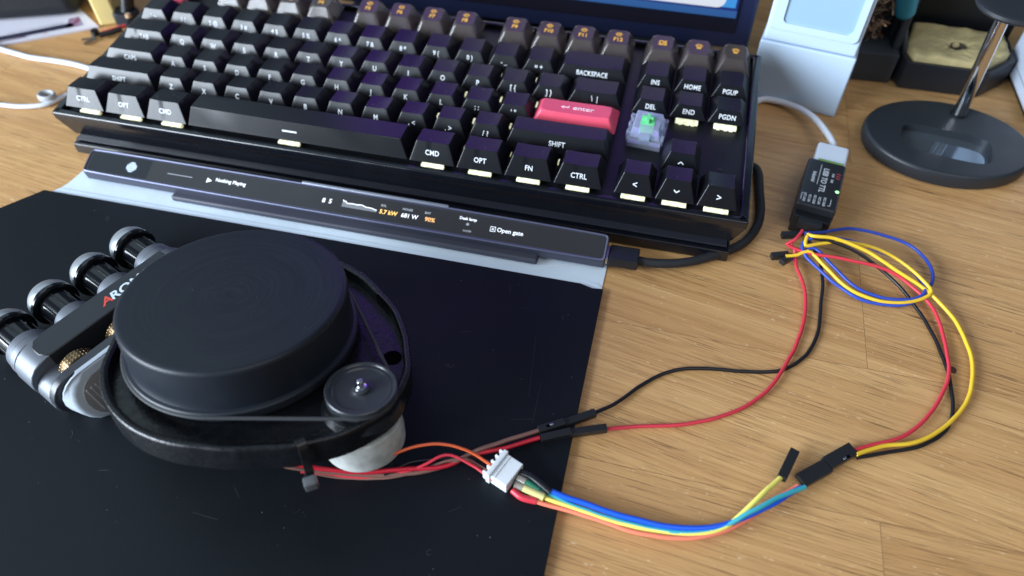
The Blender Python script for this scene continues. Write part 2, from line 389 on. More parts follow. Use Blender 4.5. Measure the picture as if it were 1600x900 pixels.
# function row, smoky clear caps
key(0, 5, 1, None, mat=PINK, label="pink escape keycap at the back left corner")
FX = [2, 3, 4, 5, 6.5, 7.5, 8.5, 9.5, 11, 12, 13, 14, 15.25, 16.25, 17.25]
FP = (7.4, 4.6, 8.8, 3.0)
def sun_icon(bm, cx, cy, r):
    for k in range(5):
        a = math.radians(18 + 36 * k); add(bm, obox((cx + .35 * r * math.cos(a), cy + .35 * r * math.sin(a), 0), (cx + r * math.cos(a), cy + r * math.sin(a), 0), .42, .14, 0))
    add(bm, obox((cx - .6 * r, cy - .25 * r, 0), (cx + .6 * r, cy - .25 * r, 0), .4, .14, 0))
for i, x in enumerate(FX):
    o = key(x, 5, 1, None, mat=SMOKE, prof=FP, xin=3.6, rad=1.3, dish=.3)
    hf, yf, hb, yb = FP; yv = Vector((0, 18.15 - yf - yb, hb - hf)).normalized()
    bm = bmesh.new()
    if i < 12:
        add(bm, text_bm("F%d" % (i + 1), 3.5, bold=.09, depth=.07), Matrix.Translation((0, -1.9, 0))); sun_icon(bm, 0, 1.5, 2.0)
    elif i == 12: add(bm, text_bm("OS", 3.4, bold=.1, depth=.07)); add(bm, obox((-2.3, -1.7, 0), (2.3, -1.7, 0), .4, .14, 0))
    else:
        sun_icon(bm, 0, .2, 2.1); add(bm, obox((-1.1, -1.1, 0), (1.1, -1.1, 0), .5, .14, 0))
    mesh_obj("legend", place(bm, frame((18.15 / 2, yf + (18.15 - yf - yb) * .5, (hf + hb) / 2 + .02), (1, 0, 0), yv)), GOLD, o, smooth=False)
# legend on enter
hf, yf, hb, yb = (7.2, 2.8, 6.0, 5.0); yv = Vector((0, 18.15 - yf - yb, hb - hf)).normalized()
bm = text_bm("enter", 4.2, bold=.08, depth=.08, sx=1.15); bb = bmesh.new(); add(bb, bm, Matrix.Translation((3.4, 0, 0)))
add(bb, obox((-6.6, -.2, 0), (-3.9, -.2, 0), .6, .15, 0)); add(bb, obox((-4.0, -.4, 0), (-4.0, 1.1, 0), .6, .15, 0))
add(bb, prism([(-7.9, -.2), (-6.2, -1.3), (-6.2, .9)], -.07, .07))
mesh_obj("legend", place(bb, frame((2.25 * U / 2 - .2, yf + 5.2, (hf + hb) / 2 - .22), (1, 0, 0), yv)), LEGD, ent, smooth=False)
# light spilling between the caps: the small LEDs on the plate
for xu, yu in ((10.0, .86), (11.25, .86), (12.5, .86), (13.75, .86), (10.2, 1.9), (11.2, 1.9), (12.22, 1.9), (10.7, 2.9), (11.7, 2.9), (12.7, 2.9), (11.5, 3.9), (12.5, 3.9)):
    mesh_obj("led_spot", prism(rrect(1.3, 3.4, .6, 3, xu * U, yu * U + 1), -3.9, -2.6, .2), LED, kb)
mesh_obj("screw_recess", lathe([(0, -3.7), (1.3, -3.7), (1.6, -3.85), (1.6, -3.9)], 20, (17.75 * U, 1.5 * U, 0)), BLK, kb)

R6 = random.Random(11); bm = bmesh.new()
for o in [c for c in kb.children if c.name.startswith("keycap")]:
    xk = o.location.x / S; yk = o.location.y / S
    if xk < 150 and R6.random() < .6: continue
    row = int(round((yk - .45) / U)); hf, yf, hb, yb = ROWP[row]
    if row > 3 or o.data.materials[0].name != CAP.name: continue
    Wk = o.dimensions.x / S if o.dimensions.x else 18
    for _ in range(R6.choice((1, 2, 3, 5))):
        v = R6.random(); x = xk + R6.uniform(4.5, Wk - 4.5); y = yk + yf + (18.15 - yf - yb) * v; z = hf + (hb - hf) * v - .18
        r_ = R6.choice((.07, .1, .14)); a0 = R6.random() * 6
        bm.faces.new([bm.verts.new((x + r_ * math.cos(a0 + k * 1.57), y + r_ * R6.uniform(.5, 1.3) * math.sin(a0 + k * 1.57), z + .05)) for k in range(4)])
mesh_obj("lint", bm, P("lint_pale", (.5, .5, .6), .8), kb, smooth=False)["kind"] = "stuff"
# loose clear switch on the plate between enter and the delete key
sw = empty("loose_switch", KM @ Matrix.Translation((15.78 * U, 2.32 * U, -3.9)) @ Matrix.Rotation(math.radians(-4), 4, 'Z') @ Matrix.Rotation(math.radians(6), 4, 'X') @ Matrix.Scale(1.16, 4),
           label="clear key switch with a green stem lying on the keyboard below the DEL key", cat="switch")
CLR = P("clear_housing", (.74, .78, 1.0), .18, trans=.76, ior=1.35, spec=.7, bump=(1800, .3))
bm = box(-7.4, 7.4, -7.4, 7.4, 0.3, 5.6, .6)
for sx in (-1, 1):
    for y in (-4.6, 0, 4.6): add(bm, box(sx * 7.3 - .7, sx * 7.3 + .7, y - 1.1, y + 1.1, 2.4, 7.4, .35))
mesh_obj("lower_housing", bm, CLR, sw)
bm = box(-6.6, 6.6, -6.3, 6.3, 5.7, 10.6, .5, taper=(1.2, 1.3)); add(bm, box(-2.4, 2.4, -7.4, -5.0, 5.8, 8.6, .4)); mesh_obj("upper_housing", bm, CLR, sw)
GRN = P("green_stem", (.14, .55, .24), .35, emit=((.1, .8, .3), .03))
bm = box(-3.0, 3.0, -2.6, 2.6, 2.0, 10.9, .4); add(bm, box(-2.1, 2.1, -.65, .65, 10.8, 12.6, .15)); add(bm, box(-.65, .65, -2.1, -.7, 10.8, 12.6, .15)); add(bm, box(-.65, .65, .7, 2.1, 10.8, 12.6, .15))
mesh_obj("stem", bm, GRN, sw)
bm = tube([Vector((1.6 * math.cos(a * .6), 1.6 * math.sin(a * .6), -2.5 + a * .08)) for a in range(52)], .25, 6); 
mesh_obj("pin", box(-.5, .5, -6, -4.6, -.3, .4, .1), P("brass_pin", (.7, .5, .25), .3, metal=1), sw)
bm.free()

# ------------------------------------------------------------------ bar display
BX0, BX1 = 21.5, 293.0
bar = empty("bar_display", Matrix.Translation((BX0, -17, 0)), label="long thin touch display lying along the front of the keyboard", cat="display")
L_ = BX1 - BX0
def extr_x(prof, x0, x1, r=0.0):
    bm = bmesh.new(); a = [bm.verts.new((x0, y, z)) for y, z in prof]; b = [bm.verts.new((x1, y, z)) for y, z in prof]
    bm.faces.new(a[::-1]); bm.faces.new(b)
    for k in range(len(prof)): bm.faces.new((a[k], a[(k + 1) % len(prof)], b[(k + 1) % len(prof)], b[k]))
    bev(bm, r, 3); return bm
mesh_obj("body", extr_x([(-11.3, 8.3), (1.2, 12.9), (3.0, 6.0), (-10.6, 2.4)], 0, L_, .9), P("bar_metal", (.075, .078, .11), .4, metal=.5), bar)
fd = Vector((0, 12.5, 4.6)).normalized(); fn = Vector((1, 0, 0)).cross(fd)
fo = Vector((0, -11.3, 8.3))
def fpt(x, h, lift=0.03): return fo + Vector((x, 0, 0)) + fd * h + fn * lift
FM = frame(fpt(L_ / 2, 6.66, 0.0), (1, 0, 0), fd)
mesh_obj("screen", place(prism(rrect(L_ - 2.6, 10.9, 1.0), -.4, .12, .08), FM), P("bar_glass", (.017, .018, .021), .17, emit=((.05, .05, .055), .35), rvar=(80, .05)), bar)
rim_ = spline([Vector((x, y, .05)) for x, y in rrect(L_ - 1.3, 12.3, 1.6, 4)] + [Vector((L_ / 2 - .65, 4.55, .05))], 3)
mesh_obj("rim", place(tube(rim_, .55, 8), FM), P("rim_metal", (.16, .17, .25), .36, metal=.7), bar)
mesh_obj("screen_edge", place(prism(rrect(34, 10.6, .9, cx=-L_ / 2 + 19), .12, .14), FM), P("bar_glass_dark", (.012, .014, .018), .16), bar)
TXW = P("screen_text_white", (.8, .82, .85), .5, emit=((.85, .9, 1), .5)); TXG = P("screen_text_grey", (.3, .32, .35), .5, emit=((.6, .65, .75), .18)); TXA = P("screen_text_amber", (.8, .5, .15), .5, emit=((1, .62, .16), .75)); TXO = P("screen_text_orange", (.8, .45, .2), .5, emit=((1, .45, .12), .6))
def ftext(s, x, h, size, mat, bold=.05, name="readout"): mesh_obj(name, place(text_bm(s, size, bold, .03), frame(fpt(x, h, .2), (1, 0, 0), fd)), mat, bar, smooth=False)
def barx(u, v): return at(u, v, 10).x - BX0
gb = bmesh.new(); gx = barx(203, 267)
for i in range(-3, 4):
    for j in range(-3, 4):
        if i * i + j * j < 11: add(gb, prism([(gx + i * .82 + .36 * math.cos(k * 1.05), j * .82 + .36 * math.sin(k * 1.05)) for k in range(6)], .12, .2))
mesh_obj("globe_icon", place(gb, frame(fpt(0, 6.6, .05), (1, 0, 0), fd)), P("screen_globe", (.6, .7, .85), .5, emit=((.6, .75, 1), .55)), bar, smooth=False)
mesh_obj("readout", place(obox((-7, 0, 0), (7, 0, 0), .35, .06, 0), frame(fpt(barx(280, 278), 6.6, .2), (1, 0, 0), fd)), TXG, bar, smooth=False)
mesh_obj("play_icon", place(prism([(-1.3, -1.4), (1.5, 0), (-1.3, 1.4)], -.03, .03), frame(fpt(barx(326, 286), 6.6, .2), (1, 0, 0), fd)), TXW, bar, smooth=False)
ftext("Nothing Playing", barx(361, 288), 7.6, 2.6, TXW, .06)
ftext("8  5", barx(510, 318), 6.4, 3.3, TXW, .08)
gp = [(-9, 2.1), (-8.4, 1.3), (-7.5, 1.5), (-6.6, .5), (-4, .75), (-1.5, .6), (1, .9), (3, .2), (6, .1), (9, -.6)]
bm = bmesh.new()
for p, q in zip(gp, gp[1:]): add(bm, obox((p[0], p[1], 0), (q[0], q[1], 0), .5, .06, 0))
mesh_obj("graph_line", place(bm, frame(fpt(barx(560, 328), 6.4, .2), (1, 0, 0), fd)), TXW, bar, smooth=False)
bm = bmesh.new(); vs = [bm.verts.new((x, y - .3, 0)) for x, y in gp] + [bm.verts.new((9, -1.6, 0)), bm.verts.new((-9, -1.6, 0))]; bm.faces.new(vs)
mesh_obj("graph_fill", place(bm, frame(fpt(barx(560, 328), 6.4, .16), (1, 0, 0), fd)), P("graph_fill", (.15, .16, .18), .5, emit=((.5, .55, .6), .13)), bar, smooth=False)
ftext("5.7 kW", barx(606, 335), 5.6, 3.0, TXA, .08); ftext("SOL", barx(599, 328), 8.9, 1.6, TXG)
ftext("681 W", barx(639, 341), 5.6, 3.0, TXW, .08); ftext("HOUSE", barx(637, 333), 8.9, 1.6, TXG)
ftext("90%", barx(671, 346), 5.6, 3.0, TXO, .08); ftext("BAT", barx(668, 339), 8.9, 1.6, TXG)
ftext("Desk lamp", barx(731, 349), 9.4, 2.0, TXW, .06); ftext("toggle", barx(728, 364), 3.3, 1.7, TXG, .03)
mesh_obj("lamp_icon", place(lathe([(0, .05), (.75, .05), (.75, 0)], 12, (0, .4, 0)), frame(fpt(barx(729, 357), 6.3, .15), (1, 0, 0), fd)), TXG, bar)
ftext("Open gate", barx(796, 367), 6.4, 3.0, TXW, .07)
bm = bmesh.new()
for p, q in (((-1.2, -1.2), (1.2, -1.2)), ((1.2, -1.2), (1.2, 1.2)), ((1.2, 1.2), (-1.2, 1.2)), ((-1.2, 1.2), (-1.2, -1.2)), ((-.6, -.6), (.6, .6)), ((-.6, .6), (.6, -.6))): add(bm, obox((p[0], p[1], 0), (q[0], q[1], 0), .28, .06, 0))
mesh_obj("gate_icon", place(bm, frame(fpt(barx(769, 363), 6.4, .2), (1, 0, 0), fd)), TXW, bar, smooth=False)
mesh_obj("stand", box(72 - BX0, 262 - BX0, -14.5, -1, .75, 4.2, 1.2, 3), P("bar_stand", (.05, .053, .075), .5), bar)
for x in (10, L_ - 22): mesh_obj("rubber_foot", box(x, x + 12, -8, -2, .7, 5.0, .4), BLK, bar)
mesh_obj("top_clip", place(box(-38, 38, -.9, .9, -.9, .9, .7, 3), frame((barx(590, 305), 1.9, 13.2), (1, 0, 0), fd)), P("clip_metal", (.30, .32, .38), .3, metal=.7), bar)

# ------------------------------------------------------------------ usb-c lead of the bar display
CBL = P("braided_black", (.016, .018, .023), .6, bump=(3500, .8))
cab = props(mesh_obj("usb_cable", tube(spline([at(986, 405, 6.0), at(1020, 411, 5), at(1070, 410, 4), at(1125, 396, 3), at(1165, 377, 2.6), at(1186, 345, 2.6), at(1187, 300, 2.6), at(1180, 262, 2.6), Vector((351, 64, 2.6)), Vector((338, 80, 2.6)), Vector((320, 88, 2.6))]), 2.15, 14), CBL),
            "thick black braided cable curling around the right front corner of the keyboard", "cable")
pa = at(949, 398, 6.2); pb = at(998, 406, 6.2)
mesh_obj("plug", obox(pa + Vector((.8, 0, 0)), pb, 9.6, 5.6, .8), P("plug_black", (.02, .023, .028), .33, metal=.3), cab)
mesh_obj("plug_collar", obox(pa - Vector((1.0, 0, 0)), pa + Vector((.8, 0, 0)), 8.4, 4.4, .5), P("plug_steel", (.6, .62, .62), .3, metal=1), cab)

# ------------------------------------------------------------------ white sheet, black board
wsm = P("white_card", (.70, .82, .93), .5, bump=(300, .3), mottle=(40, (.66, .77, .88)))
ws = mesh_obj("white_card", prism([(13, -20), (294, -20), (293.6, -60), (5, -60), (6.3, -41.6), (9.8, -35.5), (11.5, -31)], 0.02, .45), wsm); props(ws, "white card edge sticking out between the bar display and the black board", "card")
mesh_obj("folded_strip", prism([(9.8, -36.0), (150, -35.7), (287, -35.4), (291, -36.0), (293.8, -37.6), (294, -40.5), (150, -41), (5.5, -42.5)], .46, .95, .12), wsm, ws)
boardm = P("black_board", (.0045, .0065, .010), .50, spec=.22, bump=(1500, .10), rvar=(14, .07))
brd = mesh_obj("black_board", prism([(4.5, -40.2), (150, -39.4), (284, -38.6), (289.5, -40.4), (294.6, -39.6), (296.5, -330), (-190, -330), (-14, -64)], .96, 2.2, .15), boardm)
props(brd, "large matt black board with dust and scratches under the spinning scanner", "board")
bm = bmesh.new()
R2 = random.Random(3)
def speck(bm, p, r):
    n = R2.choice((3, 4, 5)); a0 = R2.random() * 6; bm.faces.new([bm.verts.new((p[0] + r * R2.uniform(.5, 1.2) * math.cos(a0 + k * 6.283 / n), p[1] + r * R2.uniform(.5, 1.2) * math.sin(a0 + k * 6.283 / n), p[2] + R2.uniform(0, .1))) for k in range(n)])
for _ in range(210):
    x, y = R2.uniform(10, 292), R2.uniform(-190, -44); speck(bm, (x, y, 2.23), R2.choice((.06, .08, .1, .14, .2)))
for _ in range(12): 
    a = R2.gauss(204, 5); speck(bm, (a, R2.gauss(-174, 5), 2.23), .12)
props(mesh_obj("dust", bm, P("dust_white", (.22, .23, .24), .8), smooth=False), "tiny pale dust specks scattered over the black board", "dust", kind="stuff")
bm = bmesh.new()
for _ in range(22):
    x, y = R2.uniform(15, 285), R2.uniform(-185, -46); a = R2.uniform(0, 6.28); k = R2.uniform(-.9, .9); p = Vector((x, y, 2.3)); pts = [p.copy()]
    for _i in range(6): p = p + Vector((math.cos(a), math.sin(a), R2.uniform(-.02, .05))) * R2.uniform(.4, 1.1); a += k; pts.append(p.copy())
    add(bm, tube(spline(pts, .4), .035, 5))
props(mesh_obj("fibres", bm, P("lint_grey", (.09, .10, .11), .8)), "fine curled lint fibres lying on the black board", "lint", kind="stuff")
SCR = P("scratch", (.022, .026, .032), .7)
bm = bmesh.new()
for p, q in (((838, 520), (826, 620)), ((845, 600), (832, 660)), ((800, 655), (830, 655)), ((366, 760), (374, 778)), ((300, 800), (340, 812)), ((700, 800), (720, 792))):
    add(bm, obox(at(*p, 2.22), at(*q, 2.22), .12, .02, 0))
mesh_obj("scratches", bm, SCR, brd, smooth=False)

# ------------------------------------------------------------------ lidar scanner: tray, turret, belt, pulley, motor
LN = Vector((-.022, .17, .985)).normalized(); LC = Vector((164.9, -114.7, 50.3))
lu = (Vector((1, 0, 0)) - LN * LN.x).normalized(); LM = frame(LC, lu, z=LN)
lid = empty("laser_scanner", LM, label="black belt-driven laser distance scanner with a big round turret on the black board", cat="scanner")
TURR = P("turret_plastic", (.017, .022, .030), .46, spec=.32, rvar=None)
prof = [(0, -.12), (2.6, -.11), (3.2, -.06), (9, -.05), (14.2, -.05), (24, .0), (33.0, -.02), (39.0, -.04), (39.9, -.16), (40.6, -.55), (41.0, -1.15), (41.2, -2.0), (41.25, -9), (41.35, -17.0), (41.6, -17.6), (42.7, -18.0), (43.1, -18.5), (43.1, -21), (42.6, -21.6), (40.5, -21.8), (40.5, -24.6), (0, -24.6)]
mesh_obj("turret", lathe(prof, 160), TURR, lid, angle=28)
bm = bmesh.new(); 
for k in range(7):
    a = k * .5 + 1; 
    add(bm, ribbon([Vector((r_ * math.cos(a + t), r_ * math.sin(a + t), -.50)) for t, r_ in ((0, 1.0 + .2 * k), (.3, 1.05 + .2 * k), (.6, 1.1 + .2 * k))], .1, .05, Vector((0, 0, 1)).cross(Vector((0, 1, 0)))))
mesh_obj("centre_mark", bm, P("scuff", (.16, .18, .21), .5), lid)
TR_ = [(-180, 49), (-160, 49), (-139, 49.5), (-124, 51.5), (-102, 53), (-84, 54), (-60, 55), (-40, 58.5), (-26, 63.6), (-13.5, 68.2), (0, 71.2), (13.5, 69.2), (26, 64.2), (40, 60.3), (60, 55.6), (84, 54.4), (102, 53.3), (124, 51.5), (139, 49.5), (160, 49), (180, 49)]
def trad(d):
    d = (d + 180) % 360 - 180
    for (a, ra), (b, rb) in zip(TR_, TR_[1:]):
        if a <= d <= b:
            t = (d - a) / (b - a); t = t * t * (3 - 2 * t) * .4 + t * .6; return ra + (rb - ra) * t
NT = 144; AX = -18.0
def ringpts(off):
    out = []
    for k in range(NT):
        d = 360 * k / NT; r_ = (trad(d - 3) + trad(d) * 2 + trad(d + 3)) / 4 + off; a = math.radians(d + AX); out.append((r_ * math.cos(a), r_ * math.sin(a)))
    return out
TRAY = P("tray_plastic", (.006, .007, .009), .30, spec=.5, bump=(650, .42), rvar=(300, .10))
bm = bmesh.new()
lay = [(-1.4, -31.5), (0, -30.6), (.1, -21.2), (-.3, -20.3), (-.9, -20.0), (-2.1, -20.1), (-2.9, -20.7), (-3.1, -25.2)]
rg = [[bm.verts.new((x, y, z)) for x, y in ringpts(o_)] for o_, z in lay]
for a, b in zip(rg, rg[1:]):
    for k in range(NT): bm.faces.new((a[k], a[(k + 1) % NT], b[(k + 1) % NT], b[k]))
bm.faces.new(rg[0][::-1]); bm.faces.new(rg[-1])
mesh_obj("tray", bm, TRAY, lid, angle=50)
HOLE = P("deep_black", (.001, .001, .0015), .95, spec=.05)
for x, y, r_ in ((57.5, 5.8, 3.4), (-42, -14, 4.5)): mesh_obj("painted_hole_disc", lathe([(0, -24.9), (r_, -24.9), (r_ + .3, -25.0), (r_ + .3, -25.4)], 28, (x, y, 0)), HOLE, lid)  # black discs on the floor; the holes' darkness is put into the colour
# inner walls of the tray around the turret and a boss under the pulley
pc = Vector((55.8, -18.6, 0))
mesh_obj("pulley_boss", lathe([(0, -21.2), (9.0, -21.2), (13.5, -22.6), (15.0, -25.3)], 40, (pc.x, pc.y, 0)), TRAY, lid)
PUL = P("pulley_plastic", (.030, .034, .040), .27, spec=.55)
pu = mesh_obj("pulley", lathe([(0, -16.4), (2.0, -16.4), (3.1, -16.56), (3.4, -17.36), (4.6, -17.68), (9.6, -17.44), (10.1, -17.04), (10.6, -17.0), (11.2, -17.04), (11.6, -16.56), (12.4, -16.48), (12.7, -16.8), (12.7, -17.28), (11.9, -17.6), (11.9, -18.08), (12.7, -18.4), (12.7, -18.72), (11.6, -19.04), (11.6, -19.92), (12.7, -20.24), (12.5, -20.56), (0, -20.56)], 72, (pc.x, pc.y, 0)), PUL, lid, angle=30)
mesh_obj("spindle", lathe([(0, -13.1), (1.0, -13.2), (1.25, -13.6), (1.25, -15.7), (2.1, -16.1), (2.2, -16.5)], 24, (pc.x, pc.y, 0)), P("steel_pin", (.75, .76, .78), .18, metal=1), pu)
# belt
d_ = pc.length; ang = math.atan2(pc.y, pc.x); R1, Rb = 43.3, 12.0; be = math.acos((R1 - Rb) / d_); path = []
for k in range(61):
    a = ang + be + (2 * math.pi - 2 * be) * k / 60; path.append(Vector((R1 * math.cos(a), R1 * math.sin(a), -19.3)))
for k in range(25):
    a = ang - be + 2 * be * k / 24; path.append(Vector((pc.x + Rb * math.cos(a), pc.y + Rb * math.sin(a), -19.3)))
path.append(path[0]); mesh_obj("drive_belt", tube(path, .75, 8), P("belt_rubber", (.035, .038, .042), .5), lid)
MOT = P("taped_motor", (.50, .52, .50), .42, bump=(260, .5), mottle=(220, (.36, .38, .36)))
mo = mesh_obj("motor", lathe([(0, -31.6), (14.2, -31.6), (14.6, -32.2), (15.2, -38), (15.3, -43.4), (14.9, -44.6), (5.5, -44.8), (5.2, -45.0), (5.0, -54.0), (0, -54.0)], 64, (54.2, -19.4, 0)), MOT, lid)
mo["label"] = "small motor wrapped in pale tape"

def ring_finish(m):
    nt = m.node_tree; b = nt.nodes["Principled BSDF"]; L = nt.links.new; N = nt.nodes.new
    tc = N("ShaderNodeTexCoord"); sx = N("ShaderNodeSeparateXYZ"); L(tc.outputs["Object"], sx.inputs[0])
    cx = N("ShaderNodeCombineXYZ"); L(sx.outputs[0], cx.inputs[0]); L(sx.outputs[1], cx.inputs[1])
    ln = N("ShaderNodeVectorMath"); ln.operation = 'LENGTH'; L(cx.outputs[0], ln.inputs[0])
    nz = N("ShaderNodeTexNoise"); nz.noise_dimensions = '2D'; nz.inputs["Scale"].default_value = 1; nz.inputs["Detail"].default_value = 6; nz.inputs["Roughness"].default_value = .65
    at_ = N("ShaderNodeMath"); at_.operation = 'ARCTAN2'; L(sx.outputs[1], at_.inputs[0]); L(sx.outputs[0], at_.inputs[1])
    k = N("ShaderNodeMath"); k.operation = 'MULTIPLY'; k.inputs[1].default_value = 900; L(ln.outputs["Value"], k.inputs[0])
    k2 = N("ShaderNodeMath"); k2.operation = 'MULTIPLY'; k2.inputs[1].default_value = .55; L(at_.outputs[0], k2.inputs[0])
    cv = N("ShaderNodeCombineXYZ"); L(k.outputs[0], cv.inputs[0]); L(k2.outputs[0], cv.inputs[1]); L(cv.outputs[0], nz.inputs["Vector"])
    sm = N("ShaderNodeTexNoise"); sm.inputs["Scale"].default_value = 45; sm.inputs["Detail"].default_value = 4; L(tc.outputs["Object"], sm.inputs["Vector"])
    a = N("ShaderNodeMath"); a.operation = 'ADD'; L(nz.outputs["Fac"], a.inputs[0]); L(sm.outputs["Fac"], a.inputs[1])
    r = N("ShaderNodeMapRange"); r.inputs[1].default_value = .75; r.inputs[2].default_value = 1.3; r.inputs[3].default_value = .34; r.inputs[4].default_value = .45; L(a.outputs[0], r.inputs[0]); L(r.outputs[0], b.inputs["Roughness"])
    mx = N("ShaderNodeMix"); mx.data_type = 'RGBA'; r2 = N("ShaderNodeMapRange"); r2.inputs[1].default_value = .42; r2.inputs[2].default_value = .68; L(nz.outputs["Fac"], r2.inputs[0]); L(r2.outputs[0], mx.inputs["Factor"])
    mx.inputs["A"].default_value = (.0125, .016, .023, 1); mx.inputs["B"].default_value = (.017, .022, .030, 1); L(mx.outputs["Result"], b.inputs["Base Color"])
    bp = N("ShaderNodeBump"); bp.inputs["Strength"].default_value = .005; bp.inputs["Distance"].default_value = .0003; L(nz.outputs["Fac"], bp.inputs["Height"]); L(bp.outputs["Normal"], b.inputs["Normal"])
ring_finish(TURR)
bm = bmesh.new(); R8 = random.Random(8)
for _ in range(46):
    a = R8.uniform(0, 6.28); q = 39 * R8.random() ** .5; speck(bm, (q * math.cos(a), q * math.sin(a), .06), R8.choice((.07, .1, .13)))
mesh_obj("dust_flecks", bm, P("dust_white", (.22, .23, .24)), lid, smooth=False)["kind"] = "stuff"
# zip tie around the rim
def lp(x, y, z): return LM @ Vector((x, y, z))
ztm = P("zip_tie_nylon", (.012, .013, .015), .28)
a_z = math.radians(-44.5); rr = trad(-44.5 - AX)
def rl(off, z, tw=0.0):
    a = a_z + tw; q = rr + off; return lp(q * math.cos(a), q * math.sin(a), z)
tp = spline([rl(-4.6, -26), rl(-3.6, -22.5), rl(-2.2, -19.6), rl(-.6, -18.8), rl(.7, -19.8), rl(1.1, -24), rl(1.4, -30), rl(2.0, -32, -.0), rl(2.6, -34, -.01), rl(3.0, -35, -.01)], 1)
side = lp(-math.sin(a_z), math.cos(a_z), 0) - lp(0, 0, 0)
tie = mesh_obj("zip_tie", ribbon(tp, 3.0, 1.0, side), ztm); props(tie, "black zip tie looped over the rim of the scanner tray", "zip tie")
mesh_obj("tie_head", obox(rl(3.0, -34, -.01), rl(4.6, -37.5, -.01), 4.6, 4.4, .7), P("zip_head", (.10, .105, .115), .22), tie)

# ------------------------------------------------------------------ hand grip trainer
gr = Vector((-.385, -.923, 0)).normalized(); gp_ = Vector((-gr.y, gr.x, 0))
GM = Matrix((gr, gp_, Vector((0, 0, 1)))).transposed().to_4x4(); GM.translation = Vector((85, -75, 0))
grip = empty("finger_trainer", GM, label="black and silver finger exerciser with four sprung pistons lying on its side", cat="hand exerciser")
def tlathe(prof, s, z, n=40, zs=1.0):
    """lathe about the t axis: prof = (radius, t)"""
    b = lathe(prof, n); o = bmesh.new(); add(o, b, Matrix(((1, 0, 0, s), (0, 0, 1, 0), (0, 1, 0, z), (0, 0, 0, 1)))); return o
PIS = P("piston_gloss", (.005, .006, .008), .14, spec=.5)
CHR = P("chrome_ring", (.40, .44, .47), .36, metal=.65)
for s in (0, 20, 40, 60):
    p = mesh_obj("piston", tlathe([(7.6, -4.4), (7.6, 12.5), (0, 12.5)], s, 11.2), PIS, grip)
    bm = bmesh.new()
    for k in range(9):   # fluted grooves catching the light
        a = 2 * math.pi * k / 9 + .2; add(bm, obox((s + 7.5 * math.cos(a), -3.0, 11.2 + 7.5 * math.sin(a)), (s + 7.5 * math.cos(a), 12, 11.2 + 7.5 * math.sin(a)), .9, .9, .35))
    mesh_obj("flute", bm, PIS, p)
    mesh_obj("piston_cap", tlathe([(0, -12.4), (5.5, -11.9), (8.2, -10.2), (9.3, -8.0), (9.6, -5.4), (9.5, -4.4)], s, 11.2), CHR, p)
    mesh_obj("cap_flange", tlathe([(9.5, -4.6), (9.9, -4.2), (9.9, -2.6), (9.2, -1.9), (8.2, -1.8), (7.6, -2.2)], s, 11.2), PIS, p)
    mesh_obj("sleeve", tlathe([(7.7, 9.2), (8.6, 9.3), (9.2, 10.0), (9.6, 13.9), (9.35, 14.1), (9.8, 14.3), (9.9, 17.6), (9.6, 17.9)] if s in (0, 60) else [(7.7, 10.2), (8.3, 10.4), (8.7, 11.2), (9.3, 17.9)], s, 11.2), SILV, p)
def stad_x(s0, s1, zc, rz, t0, t1, ta=0.0, r=.6, n=10):
    """stadium in (s,z) extruded along t"""
    pts = []
    for k in range(n + 1): a = -math.pi / 2 + math.pi * k / n; pts.append((s1 - rz + rz * math.cos(a), zc + rz * math.sin(a)))
    for k in range(n + 1): a = math.pi / 2 + math.pi * k / n; pts.append((s0 + rz + rz * math.cos(a), zc + rz * math.sin(a)))
    b = prism(pts, t0, t1, r, 3, ta); o = bmesh.new(); add(o, b, Matrix(((1, 0, 0, 0), (0, 0, 1, 0), (0, 1, 0, 0), (0, 0, 0, 1)))); return o
mesh_obj("front_bar", stad_x(-11.8, 70.2, 11.2, 10.3, 18.0, 30.5, r=.9), SILV, grip)
BNDM = P("band_black", (.018, .021, .026), .40, bump=(4000, .06))
mesh_obj("name_band", prism([(-2, 17.7), (54, 17.7), (58.5, 18.6), (61, 22), (61.0, 27), (58.5, 30.7), (-2, 30.7)], 3, 21.9, .7, 3), BNDM, grip)
def gtext(s, x, y, size, mat): mesh_obj("lettering", place(text_bm(s, size, .16, .06, sx=1.12, shear=.25), frame((x, y + 4.4, 21.96), (-1, 0, 0), (0, -1, 0))), mat, grip, smooth=False)
gtext("A", 29.0, 20.2, 6.0, P("paint_red", (.62, .07, .05), .4)); gtext("ROMA", 17.6, 20.2, 6.0, P("paint_white", (.62, .74, .80), .4))
mesh_obj("end_arm", stad_x(52, 69.6, 8.2, 7.6, 30.4, 42, r=.4), SILV, grip)
mesh_obj("end_arm", stad_x(-11, 4, 8.2, 7.6, 30.4, 42, r=.4), SILV, grip)
mesh_obj("inner_floor", box(4, 55, 30.4, 41.4, 1.2, 5, .5), P("gap_black_plastic", (.004, .005, .006), .5), grip)  # near-black plastic floor between front bar and palm plate
mesh_obj("palm_plate", stad_x(-12, 69.5, 11.2, 10.0, 41.0, 45.0, r=.7), P("palm_plate_black", (.03, .034, .042), .33), grip)
PAD = P("white_rubber", (.42, .48, .54), .42, sss=.2, bump=(600, .08))
def slant(b):
    for v in b.verts:
        if v.co.y > 50: v.co.y += -4.5 - (v.co.z - 11) * .5
    return b
mesh_obj("palm_pad", slant(stad_x(-11.6, 67.2, 11.0, 10.4, 45.0, 57.0, ta=.05, r=1.8)), PAD, grip)
mesh_obj("palm_face", slant(stad_x(-9, 61.5, 10.6, 7.9, 56.6, 57.5, r=.25)), P("grey_rubber", (.20, .20, .20), .55), grip)
bm = bmesh.new()
for k in range(9): add(bm, obox((58.0 - k * 1.9, 57.7, 6.0), (61.0 - k * 1.9 - 2.4, 57.7, 15.5), .7, .5, .15, up=(0, 1, 0)))
